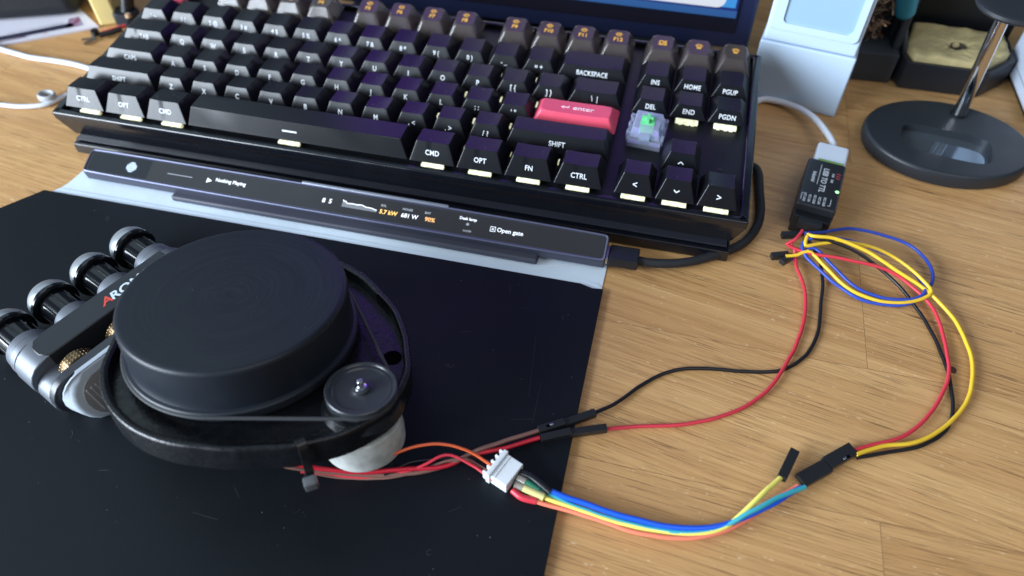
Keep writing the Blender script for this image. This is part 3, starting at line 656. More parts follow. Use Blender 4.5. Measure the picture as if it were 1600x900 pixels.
for k in range(14): add(bm, obox((36 - k * 2.6, 57.7, 4.8), (36 - k * 2.6 + 2, 57.7, 16.5), .7, .5, .15, up=(0, 1, 0)))
mesh_obj("grip_ridges", slant(bm), P("grey_rubber_light", (.30, .30, .30), .6), grip)
BRS = P("brass", (.26, .18, .10), .34, metal=1)
for s in (53, 32, 10.5):
    bm = tlathe([(0, 33.0), (6.8, 33.0), (7.6, 33.6), (7.6, 38.2), (6.8, 38.8), (0, 38.8)], s, 11.8, 48)
    for k in range(34):
        a = 2 * math.pi * k / 34
        for t in (34.2, 35.9, 37.6): add(bm, lathe([(0, .45), (.42, .3), (.55, 0)], 6), frame((s + 7.5 * math.cos(a), t, 11.8 + 7.5 * math.sin(a)), (0, 1, 0), z=(math.cos(a), 0, math.sin(a))))
    mesh_obj("brass_wheel", bm, BRS, grip)

# ------------------------------------------------------------------ wires
def PV(name, col): return P(name, col, .33, spec=.5, bump=(1500, .03))
RED = PV("pvc_red", (.60, .038, .06)); REDD = PV("pvc_dark_red", (.50, .012, .03)); BRN = PV("pvc_brown", (.19, .095, .075)); ORG = PV("pvc_orange", (.80, .14, .045)); BKW = PV("pvc_black", (.008, .009, .011))
YEL = PV("pvc_yellow", (.80, .52, .035)); YLW = PV("pvc_pale_yellow", (.85, .78, .16)); BLU = PV("pvc_blue", (.025, .065, .40)); BLU2 = PV("pvc_bright_blue", (.012, .10, .66)); TEA = PV("pvc_teal", (.05, .42, .50)); BEI = PV("pvc_beige", (.50, .28, .20)); SAL = PV("pvc_salmon", (.85, .22, .13))
DUP = P("connector_housing", (.014, .015, .017), .36, bump=(2500, .1))
PINM = P("contact_metal", (.8, .8, .78), .25, metal=1)
def wire(name, pts, r, mat, label, group=None, cat="wire"):
    pp = spline([at(*p) for p in pts], 2.0); sd = len(pts) * 3.7 + pts[0][0] * .31
    for i, q in enumerate(pp):
        e = min(1, i / 4, (len(pp) - 1 - i) / 4); f = mathutils.noise.noise(Vector((sd, i * .11, 0))) * .75 + mathutils.noise.noise(Vector((sd, i * .33, 5))) * .22
        t = (pp[min(i + 1, len(pp) - 1)] - pp[max(i - 1, 0)]).normalized(); q += t.cross(Vector((0, 0, 1))) * f * e
    return props(mesh_obj(name, tube(pp, r * .93, 10), mat), label, cat, group)
def dupont(parent, A, B, wd=2.9, ht=2.8, slots=1, male=False):
    A = Vector(A); B = Vector(B); d = (B - A).normalized(); sd = d.cross(Vector((0, 0, 1))).normalized()
    bm = obox(A, B, wd, ht, .22)
    o = mesh_obj("connector_housing", bm, DUP, parent, angle=30)
    n = max(1, round(wd / 1.9)) if wd > 3 else 1
    for k in range(1 if male else 0):
        off = sd * ((k - (n - 1) / 2) * 1.8); m_ = A + (B - A) * .30 + off + Vector((0, 0, ht / 2 + .01))
        mesh_obj("painted_latch_slot", obox(m_, m_ + d * 3.4, 1.15, .06, 0), HOLE, o, smooth=False)  # thin black sheet on top; the slot's dark depth is only colour
        mesh_obj("latch_tab", obox(m_ + d * 1.6 + Vector((0, 0, .05)), m_ + d * 3.1 + Vector((0, 0, .02)), .8, .3, .08), PINM if k == 0 and male else DUP, o)
    return o
g1 = "leads from the scanner motor to the plugs"
w1 = wire("motor_wire", [(425, 722, 15), (450, 724, 13), (480, 730, 11), (560, 736, 7), (640, 734, 5), (700, 727, 4), (735, 712, 4), (790, 699, 4), (843, 684, 4)], .95, REDD, "thick red wire from the zip tie to the lower black plug pair", g1)
w2 = wire("motor_wire", [(427, 723, 13), (455, 731, 11), (490, 737, 8), (560, 742, 4.5), (620, 742, 3.4), (690, 730, 3.4), (740, 706, 5.4), (790, 688, 5.2), (843, 672, 4.5)], .95, BRN, "thick brown wire crossing over the red one to the upper black plug pair", g1)
w3 = wire("motor_wire", [(470, 737, 9), (510, 741, 6), (545, 745, 4), (600, 744, 3.2), (650, 731, 5), (688, 712, 8), (705, 711, 8), (735, 726, 6), (770, 750, 5)], .62, RED, "thin red wire looping to the lower side of the white plug", "thin leads into the white plug")
w4 = wire("motor_wire", [(470, 736, 8), (530, 746, 3.2), (600, 748, 3.2), (660, 735, 3.4), (700, 720, 5), (730, 716, 5.5), (752, 728, 5), (772, 742, 5)], .6, BRN, "thin brown wire into the middle of the white plug", "thin leads into the white plug")
w5 = wire("motor_wire", [(572, 728, 12), (600, 717, 14), (640, 700, 15), (684, 693, 14), (725, 702, 11), (755, 719, 7), (776, 734, 5)], .62, ORG, "thin orange wire arching to the upper side of the white plug", "thin leads into the white plug")
w6 = wire("motor_wire", [(600, 742, 5), (640, 722, 4), (700, 716, 3.5), (745, 716, 4.5), (775, 724, 5)], .6, BKW, "thin black wire hidden behind the orange one at the white plug", "thin leads into the white plug")

# white plug
ja = at(790, 716, 2.2); jb = at(815, 733, 2.2); jc = at(797, 776, 2.2); jd = at(766, 756, 2.2)
jax = ((jb - ja) + (jc - jd)).normalized(); jce = (ja + jb + jc + jd) / 4; jce.z = 2.3
JM = frame(jce, (jax.x, jax.y, 0), z=(0, 0, 1)); JW = (((jb - ja).length + (jc - jd).length) / 2) * .88; JH = ((ja - jd).length + (jb - jc).length) / 2 * .93
jst = empty("white_plug", JM, label="white four-pin plug joining the thin leads to the rainbow leads", cat="connector")
WP = P("nylon_white", (.74, .79, .82), .36, sss=.15)
mesh_obj("housing", box(-JW / 2, JW / 2, -JH / 2, JH / 2, 0, 5.4, .35, 3), WP, jst)
bm = box(-JW / 2 - 1.8, -JW / 2 + .1, -JH / 2 - .7, JH / 2 + .7, 0, 6.3, .35, 3); 
for k in range(5): y = -JH / 2 + .3 + k * (JH - .6) / 4; add(bm, box(-JW / 2 - 3.4, -JW / 2 - 1.6, y - .45, y + .45, .2, 5.6, .25))
mesh_obj("comb", bm, WP, jst)
mesh_obj("ridge", box(-JW / 2 + 1.2, -JW / 2 + 1.8, -JH / 2 + .2, JH / 2 - .2, 5.3, 5.7, .15), WP, jst)

g2 = "rainbow leads from the white plug"
rb1 = wire("ribbon_wire", [(851, 762, 5), (870, 771, 4.4), (930, 792, 4), (1000, 814, 4), (1070, 825, 4), (1128, 821, 4), (1180, 801, 4.5), (1228, 773, 4), (1252, 762, 3.4)], 1.15, BLU2, "bright blue wire on top of the flat rainbow bundle", g2)
rb2 = wire("ribbon_wire", [(836, 760, 4), (860, 775, 3.6), (920, 798, 3.4), (990, 819, 3.4), (1060, 832, 3.4), (1120, 829, 3.6), (1175, 800, 5.8), (1225, 772, 5), (1258, 761, 3.8)], .95, TEA, "teal wire beside the bright blue one in the rainbow bundle", g2)
rb3 = wire("ribbon_wire", [(838, 772, 4), (880, 789, 3.3), (940, 808, 3.2), (1010, 827, 3.2), (1080, 834, 3.2), (1125, 826, 3.6), (1160, 802, 5), (1192, 773, 5.5), (1222, 744, 4)], 1.05, YLW, "pale yellow wire that splits off the rainbow bundle to a loose plug", g2)
rb4 = wire("ribbon_wire", [(830, 781, 4), (862, 790, 3.2), (930, 812, 3.0), (1000, 832, 3.0), (1070, 840, 3.0), (1130, 832, 3.0), (1170, 812, 3.0), (1215, 778, 3.0), (1246, 759, 3.2)], .95, SAL, "orange wire along the lower edge of the rainbow bundle", g2)
dupont(rb3, at(1221, 748, 4), at(1239, 709, 2.2), wd=3.5, ht=3.2)
def sleeve(par, pts, r, mat): mesh_obj("heat_shrink", tube(spline([at(*p) for p in pts], 1.0), r, 12), mat, par)
sleeve(rb1, [(812, 738, 5), (830, 745, 5.4), (845, 756, 5.2), (860, 769, 4.6)], 1.5, BKW)
GRS = P("green_sleeve", (.03, .20, .12), .3); CLS = P("clear_sleeve", (.42, .38, .32), .2, trans=.4); YCS = P("yellow_sleeve", (.72, .68, .28), .25, trans=.15)
sleeve(rb2, [(809, 747, 5), (822, 754, 5.2)], 1.6, CLS); sleeve(rb2, [(820, 752, 5.2), (842, 767, 4.4)], 1.45, GRS)
sleeve(rb3, [(805, 756, 4.6), (820, 763, 4.6)], 1.6, CLS); sleeve(rb3, [(818, 762, 4.8), (850, 777, 4.2)], 1.55, YCS)
sleeve(rb4, [(801, 766, 4), (815, 777, 4), (838, 783, 3.8)], 1.3, RED)

# three-wide pair of housings
A3 = at(1257, 760, 2.6); B3 = at(1342, 712, 2.6); d3 = (B3 - A3).normalized(); s3 = d3.cross(Vector((0, 0, 1))); A3 -= s3 * 2.3 - Vector((0, 0, .0)); B3 -= s3 * 2.3; M3 = (A3 + B3) / 2
h1 = dupont(rb1, A3, M3 - d3 * .15, 5.6, 2.5)
g3 = "jumper leads from the serial adapter"
j1 = wire("jumper_wire", [(1330, 705, 3), (1360, 695, 2.4), (1410, 681, 2), (1450, 650, 2), (1475, 610, 2), (1482, 570, 2), (1474, 520, 2.2), (1450, 472, 3), (1410, 435, 5), (1370, 416, 7), (1320, 405, 8), (1280, 399, 8), (1245, 390, 7), (1228, 381, 8), (1240, 375, 10), (1253, 362, 11)], .85, RED, "red jumper wire that sweeps between the black and yellow ones to the triple plug", g3)
j2 = wire("jumper_wire", [(1338, 710, 3.2), (1372, 699, 2.6), (1440, 687, 2), (1490, 655, 1.8), (1517, 610, 1.8), (1517, 560, 1.8), (1495, 505, 2.2), (1455, 460, 4), (1405, 425, 7), (1350, 390, 10), (1305, 372, 12), (1270, 369, 12), (1262, 366, 11)], .92, YEL, "thick yellow jumper wire making the widest sweep on the right", g3)
j3 = wire("jumper_wire", [(1339, 715, 2.4), (1388, 707, 1.6), (1440, 695, 1.3), (1478, 672, 1.3), (1489, 640, 1.3), (1485, 600, 1.3), (1470, 550, 1.3), (1445, 500, 1.6), (1415, 458, 3), (1380, 425, 5), (1340, 395, 8), (1300, 378, 10), (1275, 373, 11), (1262, 368, 11)], .85, BKW, "black jumper wire running under the red and yellow ones to the triple plug", g3)
h2 = dupont(j1, B3 - s3 * .8, M3 + d3 * .15 - s3 * .8, 5.3, 2.5, male=True)
j4 = wire("jumper_wire", [(946, 671, 3.2), (990, 666, 1.6), (1060, 664, 1.2), (1110, 655, 1.2), (1170, 632, 1.2), (1215, 590, 1.8), (1240, 548, 1.4), (1257, 495, 1.4), (1257, 450, 1.8), (1243, 415, 3), (1241, 390, 6), (1236, 380, 8), (1248, 370, 10), (1254, 360, 11)], .85, RED, "red jumper wire from the adapter to the lower plug pair at the board edge", g3)
j5 = wire("jumper_wire", [(928, 646, 3.4), (960, 632, 2), (1000, 604, 1.3), (1045, 581, 1.2), (1100, 576, 1.1), (1160, 579, 1.0), (1220, 578, .9), (1256, 560, .9), (1277, 520, .9), (1283, 475, 1.2), (1284, 435, 2), (1279, 405, 5), (1268, 385, 8), (1258, 366, 11)], .85, BKW, "black jumper wire from the adapter to the upper plug pair at the board edge", g3)
j6 = wire("jumper_wire", [(1258, 364, 11), (1290, 362, 8), (1330, 358, 5), (1375, 366, 4), (1420, 382, 4), (1448, 408, 4), (1457, 432, 4), (1450, 452, 4), (1430, 470, 3), (1400, 477, 2.4), (1350, 470, 2.4), (1310, 447, 3), (1280, 420, 5), (1258, 396, 7), (1256, 380, 9), (1275, 372, 11), (1330, 376, 9), (1370, 391, 7), (1410, 410, 6), (1435, 435, 5), (1444, 455, 4.5), (1428, 466, 3.8), (1380, 466, 3.8), (1340, 450, 4), (1300, 415, 6), (1270, 388, 8), (1250, 398, 5), (1230, 408, 4)], .85, BLU, "blue jumper wire wound in two loops beside the adapter", g3)
j7 = wire("jumper_wire", [(1262, 366, 11), (1258, 384, 9.5), (1285, 380, 9.5), (1318, 376, 9.5), (1365, 388, 8), (1410, 412, 7), (1442, 438, 6), (1454, 456, 5), (1440, 466, 4), (1405, 472, 3.2), (1365, 468, 3.4), (1325, 450, 4), (1290, 418, 6), (1262, 392, 8), (1245, 398, 6.5), (1228, 400, 6)], .9, YEL, "yellow jumper wire looped together with the blue one", g3)
dupont(w2, at(841, 673, 4.2), at(882, 660, 4.2), male=True); dupont(j5, at(930, 645, 3.2), at(882.5, 660, 4.2))
dupont(w1, at(845, 686, 4.0), at(892, 675, 4.0)); dupont(j4, at(948, 669, 3.2), at(892.5, 675, 4.0))
dupont(j7, at(1232, 398, 4), at(1204, 406, 1.6)); dupont(j6, at(1238, 400, 4.5), at(1220, 416, 1.6))
st_ = wire("jumper_wire", [(1258, 366, 10), (1250, 367, 8), (1243, 369, 6.5)], .8, BKW, "short black jumper stub poking out left of the adapter", g3); dupont(st_, at(1248, 367, 6.5), at(1220, 371, 5))

# ------------------------------------------------------------------ serial adapter
ax_ = (at(1321, 260, 15) - at(1311, 332, 15)).normalized(); ax_.z = 0; ax_.normalize()
AT = 15.5
c_tl = at(1267, 243, AT); c_tr = at(1321, 261, AT); c_br = at(1308, 333, AT); c_bl = at(1243, 314, AT)
cen = (c_tl + c_tr + c_br + c_bl) / 4; AL = ((c_tl - c_bl).length + (c_tr - c_br).length) / 2; AW = ((c_tl - c_tr).length + (c_bl - c_br).length) / 2
ay = (c_tl + c_tr - c_bl - c_br).normalized(); ay.z = 0
AM = frame((cen.x, cen.y, 0), Vector((ay.y, -ay.x, 0)), z=(0, 0, 1))
ad = empty("serial_adapter", AM, label="black serial adapter box with white print and jumper wires plugged in", cat="adapter")
mesh_obj("case", box(-AW / 2, AW / 2, -AL / 2, AL / 2, 1.2, AT, 1.1, 3), P("adapter_black", (.014, .015, .018), .34, bump=(3000, .05)), ad)
mesh_obj("case_front", box(-AW / 2 + .6, AW / 2 - .6, -AL / 2 - 4.5, -AL / 2 + .2, .5, 11.5, .8), BLK, ad)
for x in (-AW / 4, AW / 4): mesh_obj("clip", box(x - 2.6, x + 2.6, -AL / 2 - 5.0, -AL / 2 - 4.3, 8.5, 12.0, .3), BLK, ad)
mesh_obj("socket", box(-5.6, 5.2, -AL / 2 - 8, -AL / 2 - 4.4, 7.0, 11.6, .3), DUP, ad)
mesh_obj("circuit_board", box(-AW / 2 + 4.5, AW / 2 - 1.5, AL / 2 - .5, AL / 2 + 1.3, 6, AT - .3, .2), P("pcb_green", (.16, .30, .08), .4), ad)
TT = P("print_white", (.48, .52, .54), .5); TRD = P("print_red", (.5, .06, .08), .5)
def atext(s, x, y, size, mat=TT, bold=.03, sx=.85): mesh_obj("print", place(text_bm(s, size, bold, .03, sx=sx, shear=.15), frame((x, y, AT + .03), (0, -1, 0), (1, 0, 0))), mat, ad, smooth=False)
atext("USB TO TTL", .3, 2.8, 3.7, bold=.1, sx=.95); atext("Industrial", -4.6, 3.8, 2.6, bold=.05); atext("RXD", 4.0, 8, 1.6); atext("TXD", 4.0, 3.6, 1.6)
atext("I  I  I", 6.4, 8.2, 2.6, TRD, .1)
for k in range(5): atext("VCC GND"[:7 - k % 2], -6.3 + k * 2.3, -AL / 2 + 5.2, 1.7)
bm = bmesh.new()
for p, q in (((-2.3, AL / 2 - 4), (-2.3, -1.5)), ((-7.8, -AL / 2 + 8), (-7.8, -AL / 2 + 3)), ((-7.8, -AL / 2 + 8), (-6.6, -AL / 2 + 8)), ((5.8, -AL / 2 + 8), (5.8, -AL / 2 + 3)), ((4.6, -AL / 2 + 3), (5.8, -AL / 2 + 3))): add(bm, obox((*p, AT + .03), (*q, AT + .03), .3, .05, 0))
mesh_obj("print", bm, TT, ad, smooth=False)
mesh_obj("status_light", lathe([(0, AT + .35), (.7, AT + .3), (1.0, AT)], 16, (7.6, -3.6, 0)), P("lamp_green", (.3, .7, .3), .4, emit=((.4, 1, .45), 1.1)), ad)

# white usb plug and cord
up_a = AM @ Vector((1.2, AL / 2 + .8, 9.6)); up_b = AM @ Vector((1.2, AL / 2 + 17.5, 9.6))
cord = props(mesh_obj("adapter_lead", tube(spline([up_b - (up_b - up_a).normalized() * 2, up_b + (up_b - up_a).normalized() * 5, at(1283, 196, 9), at(1266, 180, 7), at(1245, 168, 5), at(1215, 158, 3.5), at(1192, 155, 3), at(1178, 160, 2.6)]), 1.75, 12), P("white_cord", (.70, .74, .80), .4)), "white lead curving from the adapter to the foot of the white box", "cable")
mesh_obj("usb_plug", obox(up_a, up_b, 15.6, 8.4, 1.4), WHT, cord)

# ------------------------------------------------------------------ screen behind the keyboard
MY = 160.0
mon = empty("monitor", Matrix.Translation((62, MY, 0)), label="dark flat screen standing behind the keyboard, glowing indigo", cat="monitor")
MW = 287.0; M0, M1 = 10.0, 226.0
mesh_obj("housing", box(0, MW, 0, 9, M0, M1, 2.2, 3), P("monitor_black", (.010, .014, .040), .30, spec=.5), mon)
mesh_obj("bezel", box(6, MW - 9.5, -.6, .2, 21, M1 - 5, .3), P("bezel_black", (.006, .007, .014), .18), mon)
def scr_mat():
    m = bpy.data.materials.new("display_wallpaper"); m.use_nodes = True; nt = m.node_tree; b = nt.nodes["Principled BSDF"]; L = nt.links.new; N = nt.nodes.new
    tc = N("ShaderNodeTexCoord"); n = N("ShaderNodeTexNoise"); n.inputs["Scale"].default_value = 9; n.inputs["Detail"].default_value = 2; L(tc.outputs["Object"], n.inputs["Vector"])
    r = N("ShaderNodeValToRGB"); r.color_ramp.elements[0].position = .35; r.color_ramp.elements[0].color = (.010, .006, .05, 1); r.color_ramp.elements[1].position = .62; r.color_ramp.elements[1].color = (.26, .055, .85, 1)
    e = r.color_ramp.elements.new(.45); e.color = (.16, .04, .60, 1)
    r.color_ramp.elements[0].position = .2; r.color_ramp.elements[0].color = (.004, .012, .09, 1)
    sx = N("ShaderNodeSeparateXYZ"); L(tc.outputs["Object"], sx.inputs[0]); mr = N("ShaderNodeMapRange"); mr.inputs[1].default_value = .045; mr.inputs[2].default_value = .12; mr.inputs[3].default_value = -.55; mr.inputs[4].default_value = .08; L(sx.outputs[2], mr.inputs[0])
    sm = N("ShaderNodeMath"); sm.operation = 'ADD'; L(n.outputs["Fac"], sm.inputs[0]); L(mr.outputs[0], sm.inputs[1]); L(sm.outputs[0], r.inputs["Fac"]); L(r.outputs["Color"], b.inputs["Emission Color"]); b.inputs["Emission Strength"].default_value = 1.75
    b.inputs["Base Color"].default_value = (.01, .01, .02, 1); b.inputs["Roughness"].default_value = .15; return m
mesh_obj("display", box(10, MW - 9.5 - 1.5, -.9, -.5, 32.5, M1 - 8, 0), scr_mat(), mon, smooth=False)
def E(name, c, s): return P(name, (.02, .02, .03), .3, emit=(c, s))
mesh_obj("taskbar", box(10, MW - 11, -1.1, -.92, 31.0, 35.3, 0), E("ui_blue", (.012, .11, .36), .75), mon, smooth=False)
mesh_obj("app_window", place(prism(rrect(178, 60, 5, cx=MW - 103, cy=66.6), -.05, .05), frame((-4.5, -1.25, 0), (1, 0, 0), (0, 0, 1))), E("ui_white", (.72, .78, .86), .95), mon, smooth=False)
mesh_obj("side_widget", box(MW - 24, MW - 12.5, -1.2, -.95, 37.2, 50, 0), E("ui_sky", (.03, .30, .78), .9), mon, smooth=False)
mesh_obj("stand_foot", box(30, MW - 30, -28, 60, .1, 6.5, 2, 3), P("monitor_foot", (.010, .011, .016), .35), mon)
mesh_obj("stand_neck", box(MW / 2 - 40, MW / 2 + 40, 9, 16, 5, 120, 2), BLK, mon)

# ------------------------------------------------------------------ white desk device
fa = Vector((351.5, 127.6, 0)); fb = Vector((401.5, 119.2, 0)); wd_ = (fb - fa).length
WM = frame(fa, fb - fa, z=(0, 0, 1))
wb = empty("white_box_device", WM, label="tall white plastic box with a pale blank screen beside the monitor", cat="device")
WB = P("white_abs", (.45, .57, .71), .36, bump=(400, .03))
mesh_obj("base", box(0, wd_, 0, 46, .2, 37.5, 1.0, 3), WB, wb)
bm = box(1.0, wd_ - 1.0, .8, 45, 37.7, 122, 1.4, 3); mesh_obj("body", bm, WB, wb)
bm = bmesh.new(); o_ = rrect(wd_ - 4, 74, 3, cx=wd_ / 2, cy=82); i_ = rrect(wd_ - 15, 68, 2.6, cx=wd_ / 2 + 1.0, cy=84)
va = [bm.verts.new((x, .8, z)) for x, z in o_]; vb = [bm.verts.new((x, -.8, z)) for x, z in rrect(wd_ - 6, 72, 3, cx=wd_ / 2, cy=82)]; vc = [bm.verts.new((x, -.8, z)) for x, z in i_]; vd = [bm.verts.new((x, .6, z)) for x, z in i_]
for q, r_ in ((va, vb), (vb, vc), (vc, vd)):
    for k in range(len(q)): bm.faces.new((q[k], q[(k + 1) % len(q)], r_[(k + 1) % len(q)], r_[k]))
mesh_obj("screen_frame", bm, WB, wb)
mesh_obj("screen", box(wd_ / 2 + 1 - (wd_ - 15) / 2, wd_ / 2 + 1 + (wd_ - 15) / 2, .3, .7, 50, 118, 0), P("pale_lcd", (.27, .41, .52), .28), wb, smooth=False)
mesh_obj("foot_strip", box(.6, wd_ - .6, .6, 45, 0, .3, 0), P("grime", (.30, .29, .27), .6), wb)

# ------------------------------------------------------------------ headphone stand
SC = Vector((456.5, 103.5, 0))
hs = empty("headphone_stand", Matrix.Translation(SC), label="round black headphone stand with a chrome rod and a tray recess in its base", cat="stand")
HB = P("stand_base_plastic", (.020, .024, .030), .42, bump=(3500, .05), rvar=(60, .05))
EX, EY = 1.10, .86
def ell(b, ex=EX, ey=EY): o = bmesh.new(); add(o, b, Matrix.Diagonal((ex, ey, 1, 1))); return o
def annulus_with_hole(R, hole, z):
    pass
bm = bmesh.new(); NN = 96
def ringv(r_, z): return [bm.verts.new((EX * r_ * math.cos(2 * math.pi * k / NN), EY * r_ * math.sin(2 * math.pi * k / NN), z)) for k in range(NN)]
RB = 38.5; rgs = [ringv(RB - 3, .3), ringv(RB - .6, 1.0), ringv(RB, 3), ringv(RB, 7.0), ringv(RB - .7, 8.4), ringv(RB - 2, 9.0)]
for a, b in zip(rgs, rgs[1:]):
    for k in range(NN): bm.faces.new((a[k], a[(k + 1) % NN], b[(k + 1) % NN], b[k]))
bm.faces.new(rgs[0][::-1])
hc = Vector((-1.5, -6.5)); ha = math.radians(-8)
hole = []
for k in range(NN):
    t = 2 * math.pi * k / NN - ha; c, s_ = math.cos(t), math.sin(t); n_ = 4.5; q = (abs(c / 22.5) ** n_ + abs(s_ / 12.0) ** n_) ** (-1 / n_)
    x, y = q * c, q * s_; hole.append((hc.x + x * math.cos(ha) - y * math.sin(ha), hc.y + x * math.sin(ha) + y * math.cos(ha)))
hr = [[bm.verts.new((x, y, z)) for x, y in hole] for z in (9.0, 8.6, 4.6)]
for a, b in zip([rgs[-1]] + hr, hr):
    for k in range(NN): bm.faces.new((a[k], a[(k + 1) % NN], b[(k + 1) % NN], b[k]))
mesh_obj("base", bm, HB, hs)
bm = bmesh.new(); bm.faces.new([bm.verts.new((x, y, 4.8)) for x, y in hole]); mesh_obj("tray_mirror", bm, P("mirror_floor", (.30, .36, .42), .06, metal=.85), hs, smooth=False)
rb_ = at(1498, 178, 9) - SC; rt_ = Vector((461.5, 127 - 0, 70)) - SC; rdr = (rt_ - rb_).normalized(); rt_ = rb_ + rdr * 61
CR = P("chrome", (.62, .62, .64), .07, metal=1)
mesh_obj("rod", tube([rb_ + rdr * (61 * k / 12) for k in range(13)], 3.5, 24), CR, hs)
mesh_obj("rod_collar", tube([rb_ - Vector((0, 0, .3)), rb_ + Vector((0, 0, 1.2))], 4.3, 24), BLK, hs)
bm = lathe([(0, -1.5), (12, -1.5), (17.5, -.6), (18.6, .8), (18.4, 2.4), (16, 3.4), (0, 3.6)], 64, tuple(rb_ + rdr * 61 + Vector((4, 2, 0)))); mesh_obj("top_disc", bm, HB, hs)

# ------------------------------------------------------------------ soldering things
tp_ = [at(1403, 138, 0), at(1525, 154, 0), at(1561, 133, 0), at(1556, 85, 2), at(1410, 55, 2)]
for q in tp_: q.z = 0
back = [at(1561, 131, 0), at(1404, 138, 0)]
p0, p1, p2 = tp_[0], tp_[1], tp_[2]
dx = (p1 - p0).normalized(); dyv = Vector((-dx.y, dx.x, 0)); Lt = (p1 - p0).length
TM = frame(p0, dx, z=(0, 0, 1))
ho = empty("sponge_tray", TM, label="black tray of a soldering iron stand with a cut front corner", cat="tray")
e2 = (p2 - p0); e2l = (e2.dot(dx), e2.dot(dyv))
outl = [(-1, 0), (Lt, 0), (e2l[0] + 1.5, e2l[1]), (e2l[0] + 1.5, 44), (2, 46), (-6, 14)]
bm = bmesh.new(); n = len(outl)
cxy = Vector((sum(p[0] for p in outl) / n, sum(p[1] for p in outl) / n))
def scl(f): return [(cxy.x + (p[0] - cxy.x) * f, cxy.y + (p[1] - cxy.y) * f) for p in outl]
rr_ = [[bm.verts.new((x, y, z)) for x, y in scl(f)] for f, z in ((.97, .3), (1.0, 1.5), (1.0, 16.5), (.985, 17.2), (.90, 17.2), (.885, 16.5), (.87, 4))]
for a, b in zip(rr_, rr_[1:]):
    for k in range(n): bm.faces.new((a[k], a[(k + 1) % n], b[(k + 1) % n], b[k]))
bm.faces.new(rr_[0][::-1]); bm.faces.new(rr_[-1])
mesh_obj("tray_body", bm, P("tray_black", (.014, .016, .021), .4, bump=(900, .15)), ho)
mesh_obj("back_panel", box(-8, e2l[0] + 4, 47, 53, .3, 86, 2), BLK, ho)
mesh_obj("side_wall", box(-10, -6.5, 12, 52, .3, 62, 1.2), BLK, ho)
spn = empty("cleaning_sponge", TM, label="pale yellow damp sponge with a dark hole sitting in the black tray", cat="sponge")
sp_out = scl(.86); 
bm = bmesh.new(); import mathutils
GRD = 34
mn = (min(p[0] for p in sp_out), min(p[1] for p in sp_out)); mxx = (max(p[0] for p in sp_out), max(p[1] for p in sp_out))
def inside(x, y):
    c = False
    for i in range(n):
        (xa, ya), (xb, yb) = sp_out[i], sp_out[(i + 1) % n]
        if (ya > y) != (yb > y) and x < (xb - xa) * (y - ya) / (yb - ya) + xa: c = not c
    return c
def ray_r(a):
    lo_, hi_ = 0, 80
    for _ in range(20):
        m_ = (lo_ + hi_) / 2
        if inside(cxy.x + m_ * math.cos(a), cxy.y + m_ * math.sin(a)): lo_ = m_
        else: hi_ = m_
    return lo_
NA, NR = 72, 22; rings = []
for j in range(NR + 3):
    ring = []
    for k in range(NA):
        a = 2 * math.pi * k / NA; R_ = ray_r(a); f = min(1, (j + 1) / NR); x, y = cxy.x + R_ * f * math.cos(a), cxy.y + R_ * f * math.sin(a)
        nz = mathutils.noise.noise(Vector((x, y, 0)) * .5) * .7 + mathutils.noise.noise(Vector((x, y, 3)) * .13) * 1.2
        z = 21 + nz - (4.5 * math.exp(-((x - cxy.x - 1) ** 2 / 18 + (y - cxy.y + 1) ** 2 / 9))) - (f > .93) * (f - .93) * 16
        if j == NR: z = 17
        if j == NR + 1: z = 12
        if j == NR + 2: z = 5
        ring.append(bm.verts.new((x, y, z)))
    rings.append(ring)
for a, b in zip(rings, rings[1:]):
    for k in range(NA): bm.faces.new((a[k], a[(k + 1) % NA], b[(k + 1) % NA], b[k]))
bm.faces.new(rings[0]); bm.faces.new(rings[-1][::-1])
mesh_obj("sponge_body", bm, P("sponge_yellow", (.54, .44, .21), .9, bump=(900, 1.0), mottle=(140, (.44, .36, .18))), spn, angle=80)
mesh_obj("burnt_spot", lathe([(0, 17.6), (2.4, 18.4), (3.4, 19.3), (4.2, 20.6)], 20, (cxy.x + 1, cxy.y - 1, 0)), P("burnt", (.05, .04, .03), .9), spn)
# dark bracket left of the sponge tray
h0 = at(1388, 131, 0); h1 = at(1328, 125, 0); hd = (h0 - h1).normalized(); HM = frame(h1 - hd * 6, hd, z=(0, 0, 1)); HL = (h0 - h1).length + 6
br_ = empty("iron_holder", HM, label="dark grey bracket with a sloped back standing left of the sponge tray", cat="holder")
GRY = P("grey_resin", (.045, .052, .062), .45, bump=(900, .1))
mesh_obj("foot_block", box(0, HL, 0, 30, .3, 19, 1.2), GRY, br_)
mesh_obj("side_wall", box(HL - 4, HL, 6, 30, 18.8, 78, 1), GRY, br_)
bm = box(0, HL - 4, 24, 30, 18.8, 70, 1.0); mesh_obj("back_wall", bm, GRY, br_)
bw = bmesh.new(); R4 = random.Random(5)
for k in range(46):
    c = Vector((R4.uniform(6, 15), R4.uniform(4, 16), R4.uniform(24, 56))); pts = [c + Vector((R4.uniform(-4, 4), R4.uniform(-4, 4), R4.uniform(-4, 4))) for _ in range(4)]
    add(bw, ribbon(spline(pts, 1.5), .8, .12, Vector((R4.random(), R4.random(), 1))))
wl = props(mesh_obj("wire_wool", bw, P("wool_brass", (.35, .22, .14), .35, metal=1)), "tangle of coppery wire wool in the dark bracket", "wire wool"); wl.matrix_world = Matrix.Translation(HM.translation * S) @ HM.to_3x3().to_4x4()
